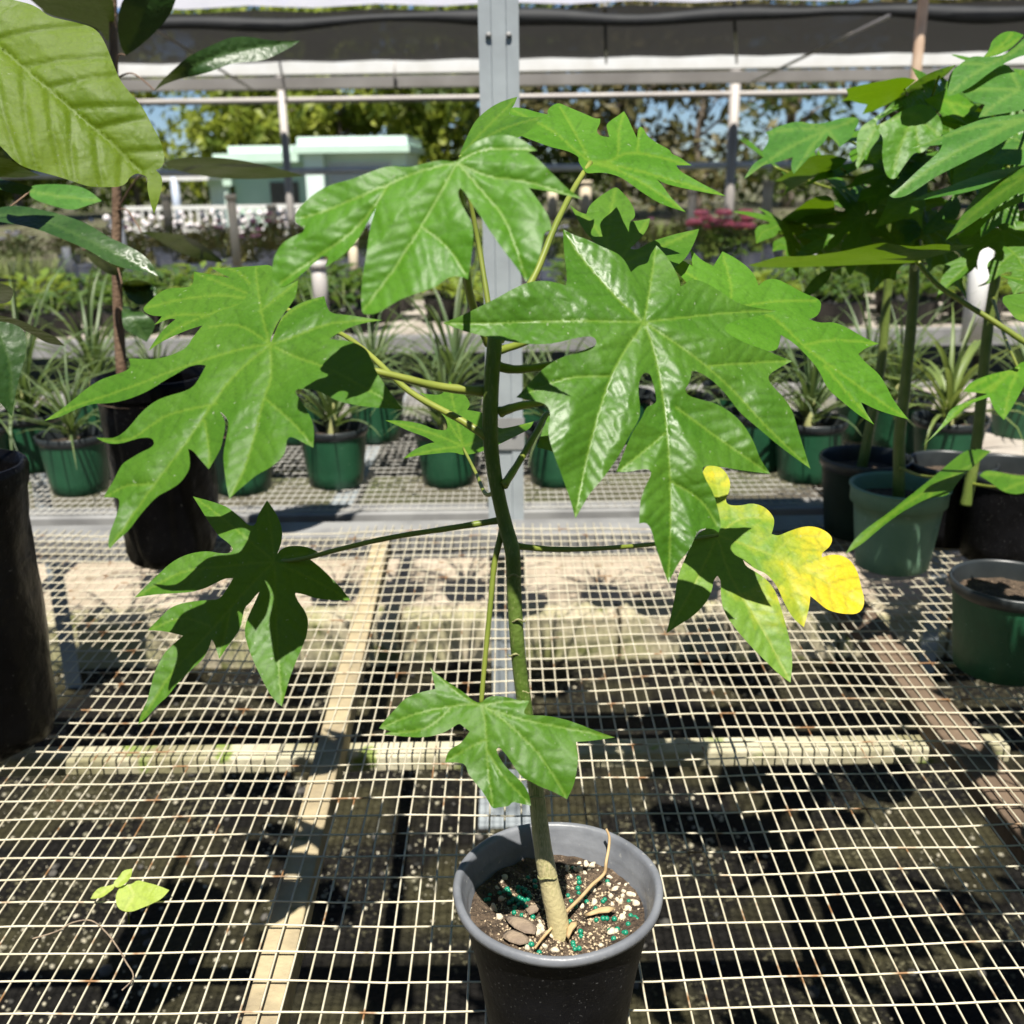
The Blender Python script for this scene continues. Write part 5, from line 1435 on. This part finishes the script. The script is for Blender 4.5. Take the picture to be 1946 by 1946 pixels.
long_leaf = simple(sapB, tB, "925,920 980,895 1100,885 1250,890 1400,910 1550,945 1720,993 1600,1005 1450,1012 1250,1010 1100,985 980,960", FH, "925,925 1150,935 1400,960 1715,993", 1.9, (0, .15, .98), 'broad', seed=25, att=tB[4])
simple(sapA, tA, "-60,0 60,-30 200,-10 360,30 480,80 570,140 640,170 740,220 800,280 830,345 760,320 690,310 640,300 560,270 470,210 330,150 180,90 0,60 -60,50", FI, "-60,15 200,45 450,150 640,240 825,340", 1.45, (0, -.35, .93), 'broad', seed=26, att=tA[1], fold=.012)
simple(sapB, tB, "430,205 520,240 620,280 665,290 640,330 600,345 540,320 480,270", FI, "435,207 540,280 660,295", 1.9, (0, .2, .95), 'broad', seed=27, att=tB[3])
simple(sapB, tB, "740,112 820,112 920,120 1000,140 1080,190 1140,240 1178,275 1080,265 980,240 900,200 820,150 760,125", FI, "742,114 900,150 1050,210 1175,273", 1.95, (0, .25, .95), 'broad', seed=28, att=tB[4])
simple(sapB, tB, "640,380 700,362 770,370 815,400 830,430 790,470 740,500 690,480 650,430", FI, "640,385 720,420 825,435", 1.98, (0, .1, .95), 'broad', seed=29, att=tB[3])
simple(sapB, tB, "640,500 700,510 760,540 820,590 800,640 770,690 700,650 640,620", FI, "640,520 710,590 770,685", 1.98, (0, .1, .95), 'broad', seed=30, att=tB[2])
simple(sapA, tA, "170,1120 165,1070 190,1040 400,1040 500,1070 575,1135 480,1165 410,1190 300,1165", FH, "170,1080 350,1110 570,1135", 1.5, (0, -.5, .85), 'papaya_far', seed=31, att=tA[1])
simple(sapA, tA, "-40,880 60,900 150,960 230,990 120,1005 -40,1000", FH, "-40,930 100,960 225,990", 1.35, (0, .3, .95), 'broad', seed=32, att=tA[2])
simple(sapA, tA, "-40,1005 100,1030 190,1060 130,1110 -40,1060", FH, "-40,1025 80,1050 185,1062", 1.4, (0, -.4, .9), 'broad', seed=33, att=tA[1])
simple(sapA, tA, "-30,545 100,570 200,620 290,660 340,710 250,700 150,640 80,600 -30,590", FI, "-30,560 150,600 335,708", 1.30, (0, .4, .9), 'broad', seed=34, att=tA[1])
simple(sapA, tA, "-40,575 60,590 130,625 138,700 130,780 95,900 75,1000 62,1080 20,1030 -40,960", FI, "-30,580 50,800 65,1070", 1.22, (.5, -.75, .4), 'broad', seed=35, att=tA[1])
simple(sapA, tA, "-30,375 60,395 72,440 50,485 -30,490", FI, "-30,420 65,440", 1.35, (0, .3, .9), 'broad', seed=36, att=tA[1])

# ------------------------------------------------------------------ papayas on the right
def rpot(proto, px, py, label, s=1.0, dy=.09):
    g = G(px, py, T); loc = (g.x, g.y + dy, T + .004)
    return put(proto, loc, label, "pot", "papaya pots on the right", s), Vector(loc)
pm, lm = rpot(pp_mint, 1722, 1106, "faded mint-green pot with a wide collar holding a tall papaya stem")
pd, ld = rpot(pp_dark, 1655, 1040, "dark green-black pot behind the faded mint-green one")
pb, lb = rpot(pp_black, 1935, 1090, "large black pot with pale dry soil, right of the faded mint-green pot")
pg, lg = rpot(pp_black, 1822, 1052, "black pot in shade between the mint-green pot and the large black pot", .9)
# the near green pot
g5 = G(1915, 1325, T)
near = put(pp_green, (g5.x + .03, g5.y + .10, T + .004), "dark green pot of bare brown soil, beyond the brown batten of the wire bench", "pot", "papaya pots on the right", 1.0)

def rstem(px_pts, Y, r, root, rows=5):
    ps = [PY(x, y, Y) for x, y in px_pts]
    s_ = smooth_line(ps, rows)
    mb = MB(); n_ = len(s_)
    mb.tube(s_, [r * (1.15 - .45 * i / n_) * (1 + .05 * mnoise.noise(s_[i] * 40)) for i in range(n_)], 12)
    mb.build("stem", M['stem'], root)
    return ps
def mp(s): return pl(s, FM)
rp1 = empty("papaya_plant", (lm.x, lm.y, T + .15), "tall papaya with bright upper leaves in the faded mint-green pot", "plant")
s2 = rstem(mp("1165,1470 1168,1250 1170,1050 1200,800 1240,400 1258,150 1262,20") + pl("1275,1300 1290,1000 1300,700", FK), lm.y - .01, .0115, rp1)
rp2 = empty("papaya_plant", (ld.x, ld.y, T + .15), "slender papaya with shaded leaves in the dark pot behind the mint-green one", "plant")
s1 = rstem(mp("925,1340 950,1200 1010,900 1060,600 1085,300 1110,40") + pl("1100,1450 1090,1200", FK), ld.y, .0112, rp2)
rp3 = empty("papaya_plant", (lb.x, lb.y, T + .17), "papaya with long dark pointed leaves in the large black pot", "plant")
s3_ = rstem(mp("1575,1480 1600,1350 1650,1050 1700,500 1740,200 1775,0") + pl("1800,1350 1830,1150 1860,900", FK), lb.y - .12, .0105, rp3)

def rleaf(root, st, s, fr, tips, d, n, m='papaya_far', att=0, seed=1, **kw):
    o = pl(s, fr); tp_ = pl(tips, fr)
    j = tp_[0]
    vs = []
    for t in tp_[1:]:
        mid = ((j[0] + t[0]) / 2 + (j[1] - t[1]) * .04, (j[1] + t[1]) / 2 + (t[0] - j[0]) * .04)
        vs.append([j, mid, (j[0] + (t[0] - j[0]) * .97, j[1] + (t[1] - j[1]) * .97)])
    L, J = leaf("leaf", root, o, j, d, n, vs, M[m], step=kw.pop('step', 7), seed=seed, gap=20, sec=70, vw=2.4, **kw)
    a = st[att]
    q = (a + J) / 2 + Vector((0, 0, -.01))
    stalk(L, [a, q, J - Vector((0, 0, .002))], (.0036, .0024), 'petiole')
    return L
A, B, C3 = (rp1, s2), (rp2, s1), (rp3, s3_)
UPN = (0, -.5, .86)
rleaf(*A, "205,1095 260,1000 330,960 310,930 350,880 360,840 340,810 420,770 540,738 620,760 720,750 800,720 900,715 910,750 880,800 860,850 790,900 760,860 720,830 700,870 640,920 580,990 510,1065 490,1020 505,960 450,980 380,1000 320,1010 260,1060", FK, "720,790 210,1090 345,815 545,742 515,1060 795,895 900,720", 1.75, (-.1, -.35, .93), seed=41, att=8)
rleaf(*B, "390,1110 470,1060 540,1010 620,950 720,945 800,960 840,975 800,1020 720,1060 640,1080 560,1120 450,1190 470,1140 440,1110", FK, "800,1020 395,1110 630,955 455,1185", 1.95, (0, .25, .95), seed=42, att=7)
rleaf(*A, "790,625 850,590 830,545 920,520 1050,495 1180,468 1260,490 1200,540 1150,600 1080,640 1000,680 930,700 960,640 900,630 850,610", FK, "1190,540 795,625 835,547 930,700", 1.8, (0, .25, .97), 'papaya_light', seed=43, att=9)
rleaf(*A, "1010,745 1080,660 1160,580 1250,500 1350,440 1500,395 1460,450 1370,510 1280,580 1220,630 1100,690", FK, "1400,460 1015,742 1495,397", 1.7, (-.4, .1, .9), seed=44, att=9)
rleaf(*A, "990,780 1080,740 1150,690 1250,640 1330,640 1390,690 1420,760 1420,830 1380,850 1300,940 1250,930 1210,980 1160,1050 1130,1100 1080,1085 1055,1000 1050,920 1060,840 1020,800", FK, "1255,690 1110,1095 995,780 1410,830 1290,940", 1.6, (0, -.85, .5), 'papaya_light', seed=45, att=9, quilt=.002)
rleaf(*A, "905,960 890,890 910,780 990,730 1060,680 1005,760 1050,825 980,910 900,1035 885,1000", FK, "1030,760 905,1000 915,790", 1.68, (-.3, -.75, .5), 'papaya_light', seed=46, att=9)
rleaf(*A, "1310,610 1400,570 1450,530 1500,560 1560,600 1640,660 1600,700 1530,720 1575,760 1500,730 1420,690 1340,640", FK, "1450,620 1640,660 1572,757 1315,612", 1.72, (.1, -.5, .86), 'papaya_light', seed=47, att=9)
rleaf(*C3, "1450,590 1450,510 1470,440 1530,390 1600,340 1690,350 1800,340 1880,270 1919,230 1990,210 1990,330 1900,340 1790,390 1700,450 1600,530 1500,580", FK, "1700,400 1455,585 1980,220 1535,392", 1.6, (-.2, -.5, .85), seed=48, att=8)
rleaf(*C3, "1670,350 1710,300 1720,250 1790,195 1860,190 1919,215 1880,260 1820,310 1740,345", FK, "1690,345 1860,193 1900,230", 1.62, (-.3, -.5, .8), 'papaya_light', seed=49, att=8)
rleaf(*C3, "1540,560 1620,500 1720,420 1800,380 1860,440 1960,500 1990,650 1880,680 1760,700 1640,720 1680,640 1600,620", FK, "1890,550 1545,560 1650,718 1800,385", 1.58, (0, -.55, .83), seed=50, att=8)
rleaf(*C3, "1095,1195 1180,1130 1250,1060 1330,990 1400,930 1420,885 1320,895 1220,910 1340,870 1480,800 1600,750 1700,720 1820,705 1990,690 1990,790 1900,800 1820,850 1740,900 1640,950 1500,1020 1380,1080 1280,1150 1200,1200 1120,1215", FK, "1960,720 1700,820 1100,1200 1225,910", 1.45, (-.1, -.45, .88), seed=51, att=8, fold=.008)
rleaf(*C3, "1225,1228 1330,1180 1440,1150 1530,1110 1640,1070 1750,1040 1820,1030 1960,1000 1700,1140 1560,1180 1400,1205 1290,1225", FK, "1800,1060 1230,1227 1530,1112", 1.5, (0, -.2, .95), seed=52, att=8)
rleaf(*C3, "1440,1470 1500,1380 1570,1270 1640,1180 1760,1100 1900,1020 1990,990 1990,1150 1880,1180 1760,1260 1640,1340 1540,1410", FK, "1960,1060 1445,1465 1650,1185", 1.4, (-.55, .1, .8), 'papaya', seed=53, att=7)
rleaf(*C3, "1470,1465 1560,1410 1650,1345 1760,1270 1890,1190 1990,1160 1990,1215 1860,1250 1740,1310 1690,1350 1620,1440 1540,1450", FK, "1960,1180 1480,1462 1640,1435", 1.46, (0, -.5, .86), seed=54, att=7)
rleaf(*C3, "1690,1000 1760,930 1860,840 1990,770 1990,1010 1800,1005", FK, "1940,900 1695,1000 1860,842", 1.5, (0, -.5, .87), seed=55, att=8)
rleaf(*A, "1100,1180 1170,1060 1260,960 1400,920 1330,1000 1330,1180 1290,1350 1300,1410 1250,1330 1130,1350 1000,1400 1060,1300", FK, "1250,1200 1105,1180 1390,922 1005,1398 1298,1405", 1.85, (0, -.3, .9), 'papaya', seed=56, att=8)
rleaf(*A, "1130,1420 1190,1370 1245,1320 1290,1400 1290,1440 1230,1480 1200,1505 1130,1480 1160,1440", FK, "1270,1420 1135,1420 1200,1500", 1.9, UPN, seed=57, att=7)
rleaf(*A, "1290,1410 1360,1330 1430,1260 1480,1190 1520,1200 1540,1310 1460,1370 1400,1410 1310,1440", FK, "1320,1420 1480,1195 1535,1305", 1.85, UPN, seed=58, att=7)
rleaf(*A, "230,1622 320,1600 420,1565 540,1570 640,1560 800,1540 930,1510 1060,1480 1150,1500 1270,1510 1370,1490 1500,1500 1620,1500 1550,1520 1400,1560 1275,1595 1260,1610 1000,1617 700,1630 500,1637 300,1637", FK, "1265,1600 300,1625 540,1572 1065,1485 1610,1501", 1.62, (0, .18, .98), 'papaya', seed=59, att=6, fold=.012, droop=.2)
rleaf(*B, "370,1420 450,1330 540,1270 620,1210 720,1190 760,1230 760,1300 820,1290 880,1310 960,1320 1000,1400 900,1440 820,1470 740,1430 640,1480 560,1430 460,1440", FK, "760,1300 375,1418 620,1212 995,1400 640,1478", 2.0, (0, .2, .96), 'papaya', seed=60, att=7)
rleaf(*B, "830,1180 900,1130 960,1120 940,1190 880,1250 990,1180 1030,1130 1035,1160 960,1230 870,1290 800,1260", FK, "830,1260 960,1122 1032,1135", 2.05, UPN, seed=61, att=7)
rleaf(*B, "560,1800 600,1740 650,1680 740,1640 740,1690 700,1740 640,1790 590,1830 545,1850", FK, "735,1650 550,1848 640,1790", 2.1, (-.2, -.6, .8), seed=62, att=6)
rleaf(*C3, "1310,1120 1380,1050 1450,960 1480,890 1600,840 1710,800 1560,785 1600,730 1720,680 1870,650 1919,600 1990,600 1960,700 1880,850 1810,960 1750,900 1720,820 1600,860 1500,950 1400,1040", FM, "1900,640 1715,800 1315,1115 1565,783 1808,955", 1.6, (0, -.35, .93), 'papaya_light', seed=63, att=4)
rleaf(*A, "840,1780 900,1680 1000,1600 1100,1530 1200,1450 1300,1370 1400,1290 1500,1200 1600,1130 1730,1150 1640,1230 1530,1330 1480,1420 1350,1440 1240,1490 1130,1560 1020,1650 940,1720", FM, "1500,1300 845,1775 1720,1150 1340,1440", 1.75, (-.2, .0, .95), 'papaya', seed=64, att=1)
rleaf(*C3, "1880,1300 1700,1260 1660,1300 1740,1350 1800,1400 1900,1420 1990,1380 1990,1300", FM, "1980,1330 1670,1290 1800,1395", 1.95, (0, -.3, .95), 'papaya', seed=65, att=1)
# more lobed leaves filling the crowns
fill = [(1560, 330, 2.0, A, L4, .4, .9, 8), (1640, 415, 1.98, B, L8, -.5, 1.0, 7), (1760, 430, 1.92, A, L1, 1.0, .9, 8), (1850, 335, 1.78, C3, L7, -.4, 1.0, 8), (1905, 440, 1.72, C3, L1, .6, .9, 7),
        (1805, 205, 1.85, A, L6, .3, .95, 9), (1905, 140, 1.72, C3, L4, -.3, 1.1, 8), (1490, 425, 2.08, B, L8, .8, .9, 7), (1600, 262, 1.95, A, L7, -1.2, .95, 9), (1700, 300, 1.98, A, L1, .2, .9, 9),
        (1945, 270, 1.68, C3, L6, -.6, .9, 8), (1470, 315, 2.08, B, L4, 1.1, .8, 7), (1860, 240, 1.9, A, L8, 2.2, .9, 9), (1710, 390, 2.05, B, L6, -.9, .85, 7), (1560, 455, 2.12, B, L1, 2.6, .8, 6)]
for (px, py, d, (root, st), src, rz, sc, at) in fill:
    J = P(px, py, d)
    c = src.copy(); col.objects.link(c); c.parent = root
    if "label" in c: del c["label"]
    c.location = J - wloc(root); c.rotation_euler = (random.Random(px).uniform(-.35, .2), random.Random(py).uniform(-.3, .3), rz); c.scale = (sc, sc, sc)
    a_ = st[min(at, len(st) - 1)]
    mb = MB(); sp__ = smooth_line([a_, (a_ + J) / 2 + Vector((0, 0, -.015)), J - Vector((0, 0, .002))], 6)
    mb.tube(sp__, [.0036 - .0012 * i / len(sp__) for i in range(len(sp__))], 7)
    mb.build("petiole", M['petiole'], root)
# long stalk crossing to the right edge
stalk(rp1.children[0] if False else bpy.data.objects[s2 and rp1.children[0].name], [P(*pl("1268,1600", FK)[0], 1.62), P(*mp("1400,130")[0], 1.6), P(*mp("1560,240")[0], 1.58), P(*mp("1720,340")[0], 1.57), P(*mp("1960,500")[0], 1.56)], (.0040, .0056), 'petiole')

# ------------------------------------------------------------------ little things on the wire
wd = G(236, 1700, T)
weed = empty("weed_seedling", (wd.x, wd.y, T - .05), "small pale yellow-green weed seedling poking through the bench wire", "weed")
FW_ = (0, 1400, 2.76)
M['weed'] = leafmat('pale weed leaf', (0.32, 0.44, 0.05), (0.40, 0.50, 0.08), (0.5, 0.55, 0.15), (0.4, 0.5, 0.04), rough=.5)
dw = depth_of(wd) - .012
for i, (s, t) in enumerate((("690,775 720,750 770,765 830,780 888,805 850,850 790,880 740,900 690,920 640,915 612,890 605,840 620,800 650,775", "680,790 700,840 650,910"), ("600,770 580,780 520,790 490,820 475,850 530,848 575,815 600,795", "600,775 540,815 480,848"), ("600,790 595,760 625,735 645,700 695,692 690,730 665,765 630,790", "610,785 650,740 690,697"))):
    mv = pl(t, FW_)
    leaf("leaf", weed, pl(s, FW_), mv[0], dw - .002 * i, (.0, -.5, .85), [mv], M['weed'], step=5, gap=16, sec=50, vw=1.6, fold=.002, quilt=.0006, wave=.002, seed=70 + i)
MB().tube([(wd.x, wd.y, T - .05), (wd.x + .002, wd.y, T - .015), tuple(P(*pl("620,785", FW_)[0], dw))], .0012, 6).build("stem", M['petiole'], weed)
tws = smooth_line([G(*pl(t, FW_)[0], T + .004) for t in ("170,1060", "300,1020", "380,975", "480,965", "560,1030", "620,1110", "660,1180", "700,1260", "640,1330")], 5)
tag(MB().tube(tws, [.0009] * len(tws), 5).build("twig", M['dry'], None, tws[0]), "thin curved dead vine lying on the wire below the weed seedling", "twig")

# ------------------------------------------------------------------ two more potted papayas, unseen to the right, placed for the shade they cast
for (dx, dy, rz, lab, lab2) in ((.88, .88, .5, "papaya seedling on the wire bench beside the bagged and potted ones, nearest the bench front", "black pot of the papaya seedling nearest the bench front"), (1.16, 1.30, 2.2, "papaya seedling on the wire bench next to the dark green pot of bare soil", "black pot of the papaya seedling next to the dark green pot")):
    c = copy_tree(main); c.location = (dx, dy - .02, SOILZ); c.rotation_euler = (0, 0, rz); tag(c, lab, "plant")
    c = copy_tree(pot); c.location = (dx, dy, T + .003); tag(c, lab2, "pot")
